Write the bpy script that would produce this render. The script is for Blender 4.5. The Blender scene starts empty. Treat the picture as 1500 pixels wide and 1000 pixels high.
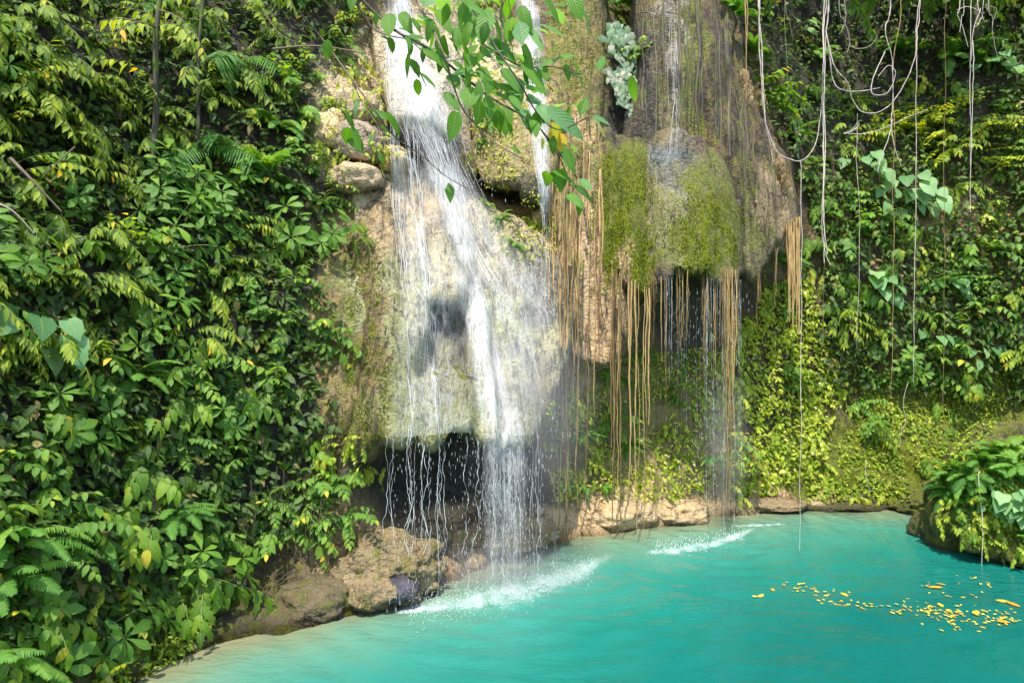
import bpy, math, random
import numpy as np
from mathutils import noise, Vector, Matrix
from mathutils.bvhtree import BVHTree

random.seed(7)
rng = np.random.default_rng(7)
SC = bpy.context.scene
COL = SC.collection
R = math.radians
HC = 3.0                                     # eye height above the pool


def lin(r, g, b):
    f = lambda c: (c / 255 / 12.92) if c / 255 <= 0.04045 else ((c / 255 + 0.055) / 1.055) ** 2.4
    return (f(r), f(g), f(b), 1)


def at(px, py, Y):
    return Vector(((px - 750) / 1000 * Y, Y, HC - (py - 500) / 1000 * Y))


def onwater(px, py):
    return at(px, py, 1000 * HC / (py - 500))


def fbm(p, o=4):
    return noise.fractal(p, 0.9, 2.1, o)


def tag(o, label=None, cat=None, group=None, kind=None):
    if label: o['label'] = label
    if cat: o['category'] = cat
    if group: o['group'] = group
    if kind: o['kind'] = kind
    return o


def empty(name, loc=(0, 0, 0), rot=(0, 0, 0), s=1.0):
    o = bpy.data.objects.new(name, None)
    COL.objects.link(o)
    o.location = loc
    o.rotation_euler = rot
    o.scale = (s, s, s)
    o.empty_display_size = .1
    return o


def copy_tree(o, parent=None):
    c = o.copy()
    COL.objects.link(c)
    c.parent = parent
    for ch in [k for k in o.children]:
        copy_tree(ch, c)
    return c


# ------------------------------------------------------------------ geometry collector
class Geo:
    def __init__(self):
        self.V, self.F, self.A, self.n = [], [], [], 0

    def add(self, V, F, A=None):
        V = np.asarray(V, float).reshape(-1, 3)
        F = np.asarray(F, int).reshape(-1, 4)
        if A is None:
            A = np.zeros_like(V)
        self.V.append(V); self.F.append(F + self.n); self.A.append(np.asarray(A, float).reshape(-1, 3))
        self.n += len(V)

    def tube(self, P, r, sides=5, tint=.5):
        P = np.asarray([tuple(p) for p in P], float)
        n = len(P)
        r = np.broadcast_to(np.asarray(r, float), (n,))
        T = np.gradient(P, axis=0)
        T /= np.linalg.norm(T, axis=1)[:, None] + 1e-9
        ref = np.where(np.abs(T[:, 2:3]) > .9, np.array([[0, 1.0, 0]]), np.array([[0, 0, 1.0]]))
        ref[:] = ref[n // 2]
        U = np.cross(T, ref); U /= np.linalg.norm(U, axis=1)[:, None] + 1e-9
        W = np.cross(T, U)
        a = np.linspace(0, 2 * math.pi, sides, endpoint=False)
        V = P[:, None, :] + r[:, None, None] * (np.cos(a)[None, :, None] * U[:, None, :] + np.sin(a)[None, :, None] * W[:, None, :])
        i = np.arange(n - 1)[:, None] * sides
        j = np.arange(sides)[None, :]
        k = (j + 1) % sides
        F = np.stack([i + j, i + k, i + sides + k, i + sides + j], -1).reshape(-1, 4)
        A = np.zeros((n, sides, 3)); A[:, :, 0] = (j / sides); A[:, :, 1] = np.linspace(0, 1, n)[:, None]; A[:, :, 2] = tint
        self.add(V, F, A)

    def leaves(self, L):
        """L: list of (origin, dir, normal, length, width, droop, fold, shape, tint)"""
        by = {}
        for l in L:
            by.setdefault(l[7], []).append(l)
        for sh, ls in by.items():
            t, w, back = SHAPES[sh]
            m = len(t)
            O = np.array([tuple(l[0]) for l in ls]); D = np.array([tuple(l[1]) for l in ls]); N = np.array([tuple(l[2]) for l in ls])
            Ln = np.array([l[3] for l in ls]); Wd = np.array([l[4] for l in ls]); dr = np.array([l[5] for l in ls]); fo = np.array([l[6] for l in ls]); ti = np.array([l[8] for l in ls])
            D /= np.linalg.norm(D, axis=1)[:, None] + 1e-9
            S = np.cross(D, N); S /= np.linalg.norm(S, axis=1)[:, None] + 1e-9
            N = np.cross(S, D)
            s = np.array([-1., 0, 1.])
            tt = t[:, None] + back[:, None] * np.abs(s)[None, :]
            ww = w[:, None] * s[None, :]
            k = len(ls)
            wob = rng.normal(0, .05, (k, 1, 1)) * np.sin(tt * 9)[None]
            V = (O[:, None, None, :] + (Ln[:, None, None] * tt[None])[..., None] * D[:, None, None, :]
                 + (Wd[:, None, None] * ww[None])[..., None] * S[:, None, None, :]
                 + ((fo[:, None, None] * Wd[:, None, None]) * np.abs(ww)[None] - dr[:, None, None] * Ln[:, None, None] * (tt[None] ** 2) + wob * Wd[:, None, None] * np.abs(s)[None, None])[..., None] * N[:, None, None, :])
            f = []
            for i in range(m - 1):
                for j in range(2):
                    a = i * 3 + j
                    f.append((a, a + 1, a + 4, a + 3))
            f = np.array(f)
            F = (np.arange(k)[:, None, None] * (m * 3) + f[None]).reshape(-1, 4)
            A = np.zeros((k, m, 3, 3))
            A[..., 0] = s[None, None, :]; A[..., 1] = t[None, :, None]; A[..., 2] = ti[:, None, None]
            self.add(V, F, A)

    def mesh(self, name, mat, smooth=True):
        V = np.concatenate(self.V).astype(np.float32); F = np.concatenate(self.F).astype(np.int32); A = np.concatenate(self.A).astype(np.float32)
        me = bpy.data.meshes.new(name)
        me.vertices.add(len(V)); me.vertices.foreach_set('co', V.ravel())
        me.loops.add(F.size); me.loops.foreach_set('vertex_index', F.ravel())
        me.polygons.add(len(F)); me.polygons.foreach_set('loop_start', np.arange(0, F.size, 4, dtype=np.int32))
        me.polygons.foreach_set('use_smooth', np.full(len(F), smooth))
        a = me.attributes.new('lf', 'FLOAT_VECTOR', 'POINT'); a.data.foreach_set('vector', A.ravel())
        me.update(calc_edges=True)
        me.materials.append(mat)
        return me

    def build(self, name, mat, parent=None, smooth=True):
        o = bpy.data.objects.new(name, self.mesh(name, mat, smooth))
        COL.objects.link(o)
        if parent: o.parent = parent
        return o


def _sh(rows):
    a = np.array(rows, float)
    return a[:, 0], a[:, 1], a[:, 2]


SHAPES = {   # t along, half width, forward shift of the edge
    'lance': _sh([(0, .05, 0), (.14, .55, .02), (.36, 1, .02), (.6, .82, .01), (.82, .4, 0), (1, .02, 0)]),
    'ovate': _sh([(0, .06, 0), (.1, .7, 0), (.3, 1, .03), (.55, .92, .03), (.78, .58, .02), (.92, .2, 0), (1, .02, 0)]),
    'obov': _sh([(0, .05, 0), (.2, .3, .02), (.45, .75, .03), (.68, 1, .02), (.86, .72, -.02), (.96, .25, 0), (1, .02, 0)]),
    'heart': _sh([(.06, .1, -.1), (.1, .75, -.12), (.28, 1, -.02), (.52, .86, .02), (.76, .46, .02), (1, .02, 0)]),
    'lobed': _sh([(0, .1, 0), (.08, .55, -.06), (.2, 1.05, .06), (.3, .6, 0), (.42, .95, .1), (.55, .5, 0), (.66, .62, .1), (.8, .26, 0), (1, .02, 0)]),
    'blade': _sh([(0, .5, 0), (.3, 1, 0), (.7, .7, 0), (1, .03, 0)]),
    'pinna': _sh([(0, .8, 0), (.4, .9, 0), (.8, .5, 0), (1, .05, 0)]),
    'small': _sh([(0, .08, 0), (.25, .85, 0), (.6, .9, .02), (1, .05, 0)]),
}


# ------------------------------------------------------------------ materials
def new_mat(name):
    m = bpy.data.materials.new(name)
    m.use_nodes = True
    nt = m.node_tree
    nt.nodes.clear()
    out = nt.nodes.new('ShaderNodeOutputMaterial')
    return m, nt, out


def nd(nt, typ, **kw):
    n = nt.nodes.new(typ)
    for k, v in kw.items():
        if k == 'inp':
            for a, b in v.items():
                n.inputs[a].default_value = b
        else:
            setattr(n, k, v)
    return n


def ramp(nt, fac, stops, interp='LINEAR'):
    n = nt.nodes.new('ShaderNodeValToRGB')
    e = n.color_ramp.elements
    n.color_ramp.interpolation = interp
    while len(e) < len(stops): e.new(.5)
    for x, (p, c) in zip(e, stops):
        x.position = p
        x.color = c if len(c) == 4 else (*c, 1)
    nt.links.new(fac, n.inputs[0])
    return n.outputs[0]


def math_n(nt, op, a, b=None, c=None, clamp=False):
    n = nt.nodes.new('ShaderNodeMath'); n.operation = op; n.use_clamp = clamp
    for i, v in enumerate((a, b, c)):
        if v is None: continue
        if isinstance(v, (int, float)): n.inputs[i].default_value = v
        else: nt.links.new(v, n.inputs[i])
    return n.outputs[0]


def mixc(nt, fac, a, b, blend='MIX'):
    n = nt.nodes.new('ShaderNodeMix'); n.data_type = 'RGBA'; n.blend_type = blend
    for i, v in ((0, fac), (6, a), (7, b)):
        if isinstance(v, (int, float)): n.inputs[i].default_value = v
        elif isinstance(v, tuple): n.inputs[i].default_value = v if len(v) == 4 else (*v, 1)
        else: nt.links.new(v, n.inputs[i])
    return n.outputs[2]


def noise_n(nt, vec, scale, detail=4, rough=.55, dist=0):
    n = nd(nt, 'ShaderNodeTexNoise', inp={'Scale': scale, 'Detail': detail, 'Roughness': rough, 'Distortion': dist})
    if vec is not None: nt.links.new(vec, n.inputs['Vector'])
    return n.outputs[0]


def leaf_mat(name, stops, rough=.5, trans=.42, transcol=1.0, vein=.5):
    """stops: colours over the per-leaf tint 0..1"""
    m, nt, out = new_mat(name)
    L = nt.links.new
    at_ = nd(nt, 'ShaderNodeAttribute', attribute_name='lf')
    sx = nd(nt, 'ShaderNodeSeparateXYZ'); L(at_.outputs['Vector'], sx.inputs[0])
    oi = nd(nt, 'ShaderNodeObjectInfo')
    geo = nd(nt, 'ShaderNodeNewGeometry')
    t = math_n(nt, 'ADD', sx.outputs[2], math_n(nt, 'MULTIPLY', math_n(nt, 'SUBTRACT', oi.outputs['Random'], .5), .22), clamp=True)
    blot = noise_n(nt, geo.outputs['Position'], 14, 3)
    t = math_n(nt, 'ADD', t, math_n(nt, 'MULTIPLY', math_n(nt, 'SUBTRACT', blot, .5), .18), clamp=True)
    col = ramp(nt, t, stops)
    ab = math_n(nt, 'ABSOLUTE', sx.outputs[0])
    rib = math_n(nt, 'LESS_THAN', ab, .07)
    ph = math_n(nt, 'SUBTRACT', math_n(nt, 'MULTIPLY', sx.outputs[1], 9.0), math_n(nt, 'MULTIPLY', ab, 2.2))
    sv = math_n(nt, 'PINGPONG', ph, .5)
    svm = math_n(nt, 'LESS_THAN', sv, .07)
    vm = math_n(nt, 'MULTIPLY', math_n(nt, 'MAXIMUM', rib, math_n(nt, 'MULTIPLY', svm, .5)), vein, clamp=True)
    col2 = mixc(nt, vm, col, mixc(nt, .5, col, (.28, .36, .10)))
    # leaves are paler and duller beneath
    col3 = mixc(nt, geo.outputs['Backfacing'], col2, mixc(nt, .3, col2, (.10, .15, .06)))
    bs = nd(nt, 'ShaderNodeBsdfPrincipled', inp={'Roughness': rough, 'Specular IOR Level': .35})
    if 'moss' in name: bs.inputs['Specular IOR Level'].default_value = .05
    L(col3, bs.inputs['Base Color'])
    bp = nd(nt, 'ShaderNodeBump', inp={'Strength': .35, 'Distance': .01})
    L(sv, bp.inputs['Height']); L(bp.outputs[0], bs.inputs['Normal'])
    tr = nd(nt, 'ShaderNodeBsdfTranslucent')
    hs = nd(nt, 'ShaderNodeMix', data_type='RGBA', blend_type='MULTIPLY')
    hs.inputs[0].default_value = 1
    L(col2, hs.inputs[6]); hs.inputs[7].default_value = (1.9 * transcol, 1.75 * transcol, .55 * transcol, 1)
    L(hs.outputs[2], tr.inputs[0])
    mx = nd(nt, 'ShaderNodeMixShader', inp={0: trans})
    L(bs.outputs[0], mx.inputs[1]); L(tr.outputs[0], mx.inputs[2]); L(mx.outputs[0], out.inputs[0])
    return m


G = lambda r, g, b: (r, g, b, 1)
M = {}
M['narrow'] = leaf_mat('narrow_leaf', [(0, G(.050, .110, .008)), (.4, G(.135, .222, .012)), (.75, G(.285, .360, .018)), (.93, G(.40, .40, .02)), (1, G(.60, .33, .02))])
M['broad'] = leaf_mat('broad_leaf', [(0, G(.036, .105, .016)), (.45, G(.100, .218, .022)), (.8, G(.195, .325, .028)), (.96, G(.30, .38, .03)), (1, G(.60, .42, .03))])
M['lobed'] = leaf_mat('lobed_leaf', [(0, G(.042, .108, .010)), (.45, G(.122, .235, .014)), (.85, G(.240, .360, .020)), (1, G(.44, .38, .03))], vein=.8)
M['fern'] = leaf_mat('fern_leaf', [(0, G(.04, .13, .018)), (.5, G(.10, .25, .03)), (1, G(.26, .42, .06))], vein=.2, rough=.5)
M['lime'] = leaf_mat('lime_leaf', [(0, G(.10, .18, .012)), (.4, G(.25, .35, .02)), (.75, G(.44, .48, .04)), (.95, G(.60, .56, .12)), (1, G(.60, .48, .32))])
M['golden'] = leaf_mat('golden_leaf', [(0, G(.12, .22, .010)), (.5, G(.27, .36, .014)), (1, G(.52, .50, .02))])
M['pale'] = leaf_mat('pale_heart_leaf', [(0, G(.08, .17, .07)), (.45, G(.16, .23, .14)), (.8, G(.33, .33, .26)), (1, G(.50, .38, .31))], trans=.2, vein=.7)
M['grey'] = leaf_mat('grey_green_leaf', [(0, G(.07, .18, .06)), (.5, G(.15, .31, .12)), (1, G(.28, .42, .18))], vein=.7)
M['dark'] = leaf_mat('shaded_leaf', [(0, G(.016, .040, .006)), (.5, G(.038, .086, .010)), (.95, G(.08, .145, .014)), (1, G(.22, .15, .05))], trans=.3)  # leaf colour darkened to stand for shade in the foliage gaps
M['branch_leaf'] = leaf_mat('canopy_leaf', [(0, G(.035, .12, .008)), (.45, G(.09, .22, .010)), (.7, G(.10, .25, .05)), (.86, G(.16, .30, .14)), (.95, G(.40, .38, .02)), (1, G(.55, .36, .02))], trans=.5, vein=.6)
M['dry'] = leaf_mat('dry_leaf', [(0, G(.15, .095, .045)), (.5, G(.33, .22, .11)), (1, G(.50, .37, .22))], trans=.15, rough=.7)
M['float'] = leaf_mat('fallen_leaf', [(0, G(.14, .06, .025)), (.25, G(.50, .18, .02)), (.5, G(.68, .38, .02)), (1, G(.70, .58, .05))], trans=.1, rough=.4)


def bark_mat(name, c0, c1, rough=.8, scale=30, moss=0.):
    m, nt, out = new_mat(name)
    L = nt.links.new
    g = nd(nt, 'ShaderNodeNewGeometry')
    mp = nd(nt, 'ShaderNodeMapping', inp={'Scale': (1, 1, .22)}); L(g.outputs['Position'], mp.inputs[0])
    n = noise_n(nt, mp.outputs[0], scale, 5, .65)
    oi = nd(nt, 'ShaderNodeObjectInfo')
    f = math_n(nt, 'ADD', n, math_n(nt, 'MULTIPLY', math_n(nt, 'SUBTRACT', oi.outputs['Random'], .5), .5))
    c = ramp(nt, f, [(.3, G(*c0)), (.68, G(*c1))])
    if moss:
        n2 = noise_n(nt, g.outputs['Position'], 4, 4)
        c = mixc(nt, ramp(nt, n2, [(.5, G(0, 0, 0)), (.62, G(moss, moss, moss))]), c, (.07, .10, .012))
    bs = nd(nt, 'ShaderNodeBsdfPrincipled', inp={'Roughness': rough})
    L(c, bs.inputs['Base Color'])
    bp = nd(nt, 'ShaderNodeBump', inp={'Strength': .6, 'Distance': .01}); L(n, bp.inputs['Height']); L(bp.outputs[0], bs.inputs['Normal'])
    L(bs.outputs[0], out.inputs[0])
    return m


M['stem'] = bark_mat('green_stem', (.05, .06, .02), (.13, .15, .05), .6)
M['twig'] = bark_mat('brown_twig', (.045, .032, .02), (.14, .10, .06))
M['root'] = bark_mat('hanging_root', (.11, .064, .020), (.40, .262, .095), .75, 26)
M['vine'] = bark_mat('pale_vine', (.19, .145, .115), (.53, .44, .37), .75, 30)
M['trunk'] = bark_mat('mossy_trunk', (.03, .027, .018), (.09, .08, .05), .85, 14, 1.)


def rock_mat(name, bump=1.0, pit=1.0):
    """Col (base colour) and msk (moss, wet, streak) are painted per vertex for rock, moss, wet skin, and shade darkened into Col"""
    m, nt, out = new_mat(name)
    L = nt.links.new
    a = nd(nt, 'ShaderNodeAttribute', attribute_name='col')
    k = nd(nt, 'ShaderNodeAttribute', attribute_name='msk')
    ks = nd(nt, 'ShaderNodeSeparateXYZ'); L(k.outputs['Vector'], ks.inputs[0])
    moss, wet, streak = ks.outputs
    g = nd(nt, 'ShaderNodeNewGeometry'); P = g.outputs['Position']
    mp = nd(nt, 'ShaderNodeMapping', inp={'Scale': (1, 1, .12)}); L(P, mp.inputs[0])
    st = noise_n(nt, mp.outputs[0], 11, 6, .65, .4)
    st2 = noise_n(nt, mp.outputs[0], 34, 4, .6)
    big = noise_n(nt, P, 1.7, 6, .62)
    mid = noise_n(nt, P, 7, 8, .68, .3)
    fine = noise_n(nt, P, 38, 6, .7)
    vo = nd(nt, 'ShaderNodeTexVoronoi', inp={'Scale': 13.0, 'Randomness': 1.0, 'Detail': 2.0}); 
    warp = nd(nt, 'ShaderNodeMix', data_type='RGBA', blend_type='LINEAR_LIGHT'); warp.inputs[0].default_value = .12
    wn = nd(nt, 'ShaderNodeTexNoise', inp={'Scale': 5.0, 'Detail': 3.0}); L(P, wn.inputs['Vector'])
    L(P, warp.inputs[6]); L(wn.outputs[1], warp.inputs[7]); L(warp.outputs[2], vo.inputs['Vector'])
    # rock tone
    v = math_n(nt, 'ADD', math_n(nt, 'MULTIPLY', big, .55), math_n(nt, 'MULTIPLY', mid, .75))
    v = math_n(nt, 'ADD', v, math_n(nt, 'MULTIPLY', math_n(nt, 'MULTIPLY', math_n(nt, 'SUBTRACT', st, .5), 1.6), streak))
    shade = ramp(nt, math_n(nt, 'ADD', v, math_n(nt, 'MULTIPLY', math_n(nt, 'SUBTRACT', fine, .5), .5)), [(.40, G(.26, .23, .19)), (.54, G(.66, .62, .56)), (.66, G(1.0, .97, .92)), (.86, G(1.42, 1.36, 1.22))])
    c = mixc(nt, 1., a.outputs['Color'], shade, 'MULTIPLY')
    mpd = nd(nt, 'ShaderNodeMapping', inp={'Scale': (1, .6, .06)}); L(P, mpd.inputs[0])
    slot = ramp(nt, noise_n(nt, mpd.outputs[0], 15, 3, .55, .2), [(.34, G(0, 0, 0)), (.44, G(1, 1, 1))])
    slotf = math_n(nt, 'MULTIPLY', math_n(nt, 'SUBTRACT', 1., slot), math_n(nt, 'MULTIPLY', streak, .85), clamp=True)
    ochre = ramp(nt, noise_n(nt, P, 3.1, 5, .6), [(.52, G(0, 0, 0)), (.7, G(.6, .6, .6))])
    c = mixc(nt, math_n(nt, 'MULTIPLY', ochre, .5), c, mixc(nt, 1., c, (1.25, .92, .55), 'MULTIPLY'))
    pits = ramp(nt, vo.outputs[0], [(.05, G(.45, .42, .38)), (.26, G(1, 1, 1))])
    c = mixc(nt, .55 * pit, c, mixc(nt, 1., c, pits, 'MULTIPLY'))
    ve = nd(nt, 'ShaderNodeTexVoronoi', feature='DISTANCE_TO_EDGE', inp={'Scale': 2.7})
    warp2 = nd(nt, 'ShaderNodeMix', data_type='RGBA', blend_type='LINEAR_LIGHT'); warp2.inputs[0].default_value = .45
    wn2 = nd(nt, 'ShaderNodeTexNoise', inp={'Scale': 2.2, 'Detail': 4.0}); L(P, wn2.inputs['Vector'])
    L(P, warp2.inputs[6]); L(wn2.outputs[1], warp2.inputs[7]); L(warp2.outputs[2], ve.inputs['Vector'])
    crack = ramp(nt, ve.outputs[0], [(.0, G(0, 0, 0)), (.035, G(1, 1, 1))])
    crk = math_n(nt, 'MAXIMUM', crack, ramp(nt, big, [(.44, G(0, 0, 0)), (.56, G(1, 1, 1))]))
    c = mixc(nt, crk, mixc(nt, 1., c, (.22, .18, .14), 'MULTIPLY'), c)
    # moss grows where its mask and a noise agree
    mn = math_n(nt, 'ADD', math_n(nt, 'MULTIPLY', mid, .6), math_n(nt, 'MULTIPLY', st, .5))
    mm = math_n(nt, 'ADD', moss, math_n(nt, 'MULTIPLY', math_n(nt, 'SUBTRACT', mn, .55), 2.3))
    mf = ramp(nt, mm, [(.36, G(0, 0, 0)), (.72, G(1, 1, 1))])
    mcol = ramp(nt, math_n(nt, 'ADD', math_n(nt, 'MULTIPLY', fine, .5), math_n(nt, 'MULTIPLY', mid, .55)), [(.30, G(.035, .042, .006)), (.50, G(.125, .145, .010)), (.72, G(.30, .31, .022))])
    c = mixc(nt, mf, c, mcol)
    c = mixc(nt, slotf, c, (.022, .02, .012))  # near-black streaks paint in the darkness of vertical grooves
    sep = nd(nt, 'ShaderNodeSeparateXYZ'); L(P, sep.inputs[0])
    wl = ramp(nt, math_n(nt, 'SUBTRACT', sep.outputs[2], math_n(nt, 'MULTIPLY', math_n(nt, 'SUBTRACT', mid, .5), .25)), [(.03, G(1, 1, 1)), (.13, G(0, 0, 0))])
    c = mixc(nt, math_n(nt, 'MULTIPLY', wl, .8), c, mixc(nt, 1., c, (.34, .33, .27), 'MULTIPLY'))
    wet = math_n(nt, 'MAXIMUM', wet, wl)
    bs = nd(nt, 'ShaderNodeBsdfPrincipled')
    L(c, bs.inputs['Base Color'])
    rg = math_n(nt, 'SUBTRACT', .88, math_n(nt, 'MULTIPLY', wet, .6))
    L(math_n(nt, 'ADD', rg, math_n(nt, 'MULTIPLY', math_n(nt, 'SUBTRACT', fine, .5), .3), clamp=True), bs.inputs['Roughness'])
    h = math_n(nt, 'ADD', math_n(nt, 'MULTIPLY', mid, .5), math_n(nt, 'MULTIPLY', fine, .5))
    h = math_n(nt, 'ADD', h, math_n(nt, 'MULTIPLY', crk, .35))
    h = math_n(nt, 'ADD', h, math_n(nt, 'MULTIPLY', math_n(nt, 'MULTIPLY', st2, .8), streak))
    h = math_n(nt, 'ADD', h, math_n(nt, 'MULTIPLY', vo.outputs[0], .5 * pit))
    h = math_n(nt, 'ADD', h, math_n(nt, 'MULTIPLY', math_n(nt, 'MULTIPLY', fine, mf), .8))
    bp = nd(nt, 'ShaderNodeBump', inp={'Strength': .9 * bump, 'Distance': .09}); L(h, bp.inputs['Height']); L(bp.outputs[0], bs.inputs['Normal'])
    L(bs.outputs[0], out.inputs[0])
    return m


M['rock'] = rock_mat('cliff_rock')


# ------------------------------------------------------------------ cliff surface y = f(x, z), from surveyed points
CP = [  # (px, py, distance)
    (-300, 900, 4.2), (-300, 500, 4.6), (-300, 0, 5.5), (0, 940, 5.3), (0, 700, 5.7), (0, 500, 6.1), (0, 200, 7.0), (0, 0, 7.6), (0, -300, 8.8),
    (210, 985, 6.1), (200, 900, 6.5), (200, 700, 6.9), (200, 500, 7.3), (200, 250, 8.2), (200, 0, 9.0), (200, -300, 10),
    (330, 940, 6.85), (330, 880, 7.4), (330, 760, 7.5), (330, 500, 8.0), (330, 250, 8.8), (330, 0, 9.8),
    (470, 907, 7.4), (470, 820, 7.9), (480, 680, 8.4), (480, 500, 8.7), (490, 330, 9.3), (490, 200, 9.8), (490, 60, 10.5), (490, -250, 11.6),
    (560, 890, 7.9), (570, 780, 8.8), (515, 780, 8.0), (512, 700, 8.1), (510, 600, 8.25), (512, 480, 8.6), (580, 700, 9.5), (575, 500, 9.1), (560, 350, 9.8), (570, 200, 10.3), (570, 60, 10.9),
    (640, 853, 8.5), (640, 770, 9.2), (630, 700, 9.9), (640, 600, 9.8), (640, 450, 9.7), (640, 300, 10.35), (640, 200, 10.8), (630, 60, 11.1), (640, -200, 11.9),
    (720, 823, 9.25), (720, 770, 9.8), (720, 700, 10.5), (720, 600, 10.3), (730, 400, 10.5), (745, 285, 11.5), (795, 290, 11.6), (640, 225, 11.3), (600, 215, 11.0), (730, 80, 11.6), (730, -200, 12.2),
    (800, 791, 10.25), (800, 745, 10.6), (800, 690, 10.55), (805, 600, 10.4), (850, 640, 11.0), (810, 400, 10.7), (810, 200, 11.4), (810, 0, 11.9),
    (900, 778, 10.75), (900, 720, 11.2), (900, 640, 11.6), (900, 540, 11.5), (900, 400, 11.1), (900, 200, 11.8), (910, 0, 12.4),
    (1000, 764, 11.3), (1000, 700, 11.7), (1000, 600, 12.0), (1000, 500, 12.3), (1000, 400, 12.1), (1000, 250, 11.5), (1000, 60, 12.1), (1000, -200, 12.6),
    (1100, 750, 12.0), (1100, 690, 12.4), (1100, 560, 12.6), (1100, 420, 12.7), (1100, 250, 12.5), (1100, 60, 13.3), (1100, -200, 13.6),
    (1250, 747, 12.2), (1250, 690, 12.5), (1250, 610, 13.2), (1250, 450, 13.2), (1250, 250, 13.5), (1250, 90, 14.9), (1250, -100, 15),
    (1390, 749, 12.1), (1390, 690, 12.4), (1390, 610, 13.2), (1390, 500, 13.2), (1390, 300, 13.3), (1390, 80, 14.4), (1390, -150, 14.5),
    (1560, 745, 11.9), (1560, 620, 12.6), (1560, 350, 12.8), (1560, 0, 13.6), (1800, 750, 10.5), (1800, 500, 11.2), (1800, 0, 12.2),
    (2200, 800, 8.6), (2200, 500, 9), (2200, 0, 10),
]
_c = np.array([tuple(at(*p)) for p in CP])
_P = np.stack([_c[:, 0], _c[:, 2]], 1)


def _phi(r):
    return np.where(r > 1e-9, r * r * np.log(r + 1e-9), 0)


_n = len(_P)
_K = _phi(np.linalg.norm(_P[:, None] - _P[None], axis=2)) + np.eye(_n) * .04
_Q = np.concatenate([np.ones((_n, 1)), _P], 1)
_Aa = np.block([[_K, _Q], [_Q.T, np.zeros((3, 3))]])
_W = np.linalg.solve(_Aa, np.concatenate([_c[:, 1], np.zeros(3)]))


def cliff_y(X, Z):
    p = np.stack([np.ravel(X), np.ravel(Z)], 1)
    r = np.empty(len(p))
    for i in range(0, len(p), 20000):
        q = p[i:i + 20000]
        r[i:i + 20000] = _phi(np.linalg.norm(q[:, None] - _P[None], axis=2)) @ _W[:_n] + np.concatenate([np.ones((len(q), 1)), q], 1) @ _W[_n:]
    return r.reshape(np.shape(X))


# painted areas of the rock, shade of hollows and gaps put into the darkest: (px, py, rx, ry, colour, amount, moss, wet, streak)
TAN = (.50, .36, .19); PALE = (.56, .46, .29); BROWN = (.16, .105, .055); DIRT = (.085, .06, .035); OLIVE = (.24, .20, .085)
GREY = (.22, .21, .19); HOLLOW_SHADE = (.030, .034, .026); ALGA = (.44, .46, .24); BLUE = (.20, .25, .27)  # the near-black stands for shade inside hollows
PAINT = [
    (1280, 560, 400, 500, (.085, .06, .032), 1, .32, 0, .2), (1280, 690, 200, 75, (.16, .145, .045), .95, .92, .1, 0), (1290, 742, 110, 9, (.02, .018, .012), .9, 0, .5, 0), (1400, 600, 170, 80, (.07, .055, .028), .95, .75, 0, 0),  # thin near-black band paints the undercut's shade at the waterline
    (1420, 330, 110, 40, (.20, .14, .07), .9, .2, 0, 0), (1280, 60, 300, 190, (.030, .027, .015), .97, .2, 0, 0),  # last patch blackens the upper recess with painted shade
    (150, 500, 420, 700, (.026, .024, .012), 1, .2, 0, .1), (250, 930, 200, 100, (.06, .05, .025), .9, .5, .2, 0), (420, 850, 170, 60, (.11, .085, .045), .8, .4, .2, 0),  # soil blackened as shade in leaf gaps; lower bank darkened as shadow
    (410, 60, 130, 170, (.035, .030, .016), .95, .25, 0, 0), (510, 560, 60, 320, (.30, .22, .10), .9, .45, .2, .8), (525, 430, 30, 120, OLIVE, .8, .75, .1, .8),  # first patch: soil darkened as shade between the upper leaves
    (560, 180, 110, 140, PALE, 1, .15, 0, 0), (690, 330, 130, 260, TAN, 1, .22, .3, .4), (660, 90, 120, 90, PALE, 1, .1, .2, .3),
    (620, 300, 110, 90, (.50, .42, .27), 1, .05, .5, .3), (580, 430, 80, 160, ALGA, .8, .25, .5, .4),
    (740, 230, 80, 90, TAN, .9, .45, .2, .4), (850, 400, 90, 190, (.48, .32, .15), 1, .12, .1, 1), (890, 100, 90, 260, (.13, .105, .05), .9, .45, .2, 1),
    (830, 180, 40, 180, (.42, .32, .14), .9, .5, .2, 1), (1010, 130, 90, 170, (.165, .118, .052), 1, .38, .1, 1), (916, 150, 34, 130, (.035, .03, .02), .95, .2, .4, 1), (985, 80, 25, 150, (.22, .19, .14), .8, .2, .7, 1),  # narrow near-black patch paints the shade of the crevice behind the climber
    (640, 212, 55, 26, HOLLOW_SHADE, 1, .05, .6, .2), (755, 285, 60, 20, HOLLOW_SHADE, 1, .1, .6, .2), (1090, 200, 80, 150, (.12, .085, .045), .9, .35, .05, 1), (1110, 320, 60, 90, (.27, .22, .12), .9, .4, .2, .8),  # shade under both lips and on the flank painted as dark patches
    (680, 700, 230, 65, HOLLOW_SHADE, 1, .1, .7, .3), (840, 650, 50, 90, (.22, .18, .08), .9, .5, .2, .3),  # near-black patch paints the shade of the cave behind the falls
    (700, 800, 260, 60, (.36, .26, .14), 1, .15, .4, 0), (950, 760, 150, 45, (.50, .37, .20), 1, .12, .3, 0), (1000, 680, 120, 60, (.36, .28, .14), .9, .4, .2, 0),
    (980, 600, 110, 80, (.30, .24, .11), .9, .5, .1, .3), (1130, 735, 120, 20, (.40, .29, .16), 1, .15, .3, 0), (1010, 470, 80, 50, (.05, .045, .03), .9, .1, .5, .6),
]


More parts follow.
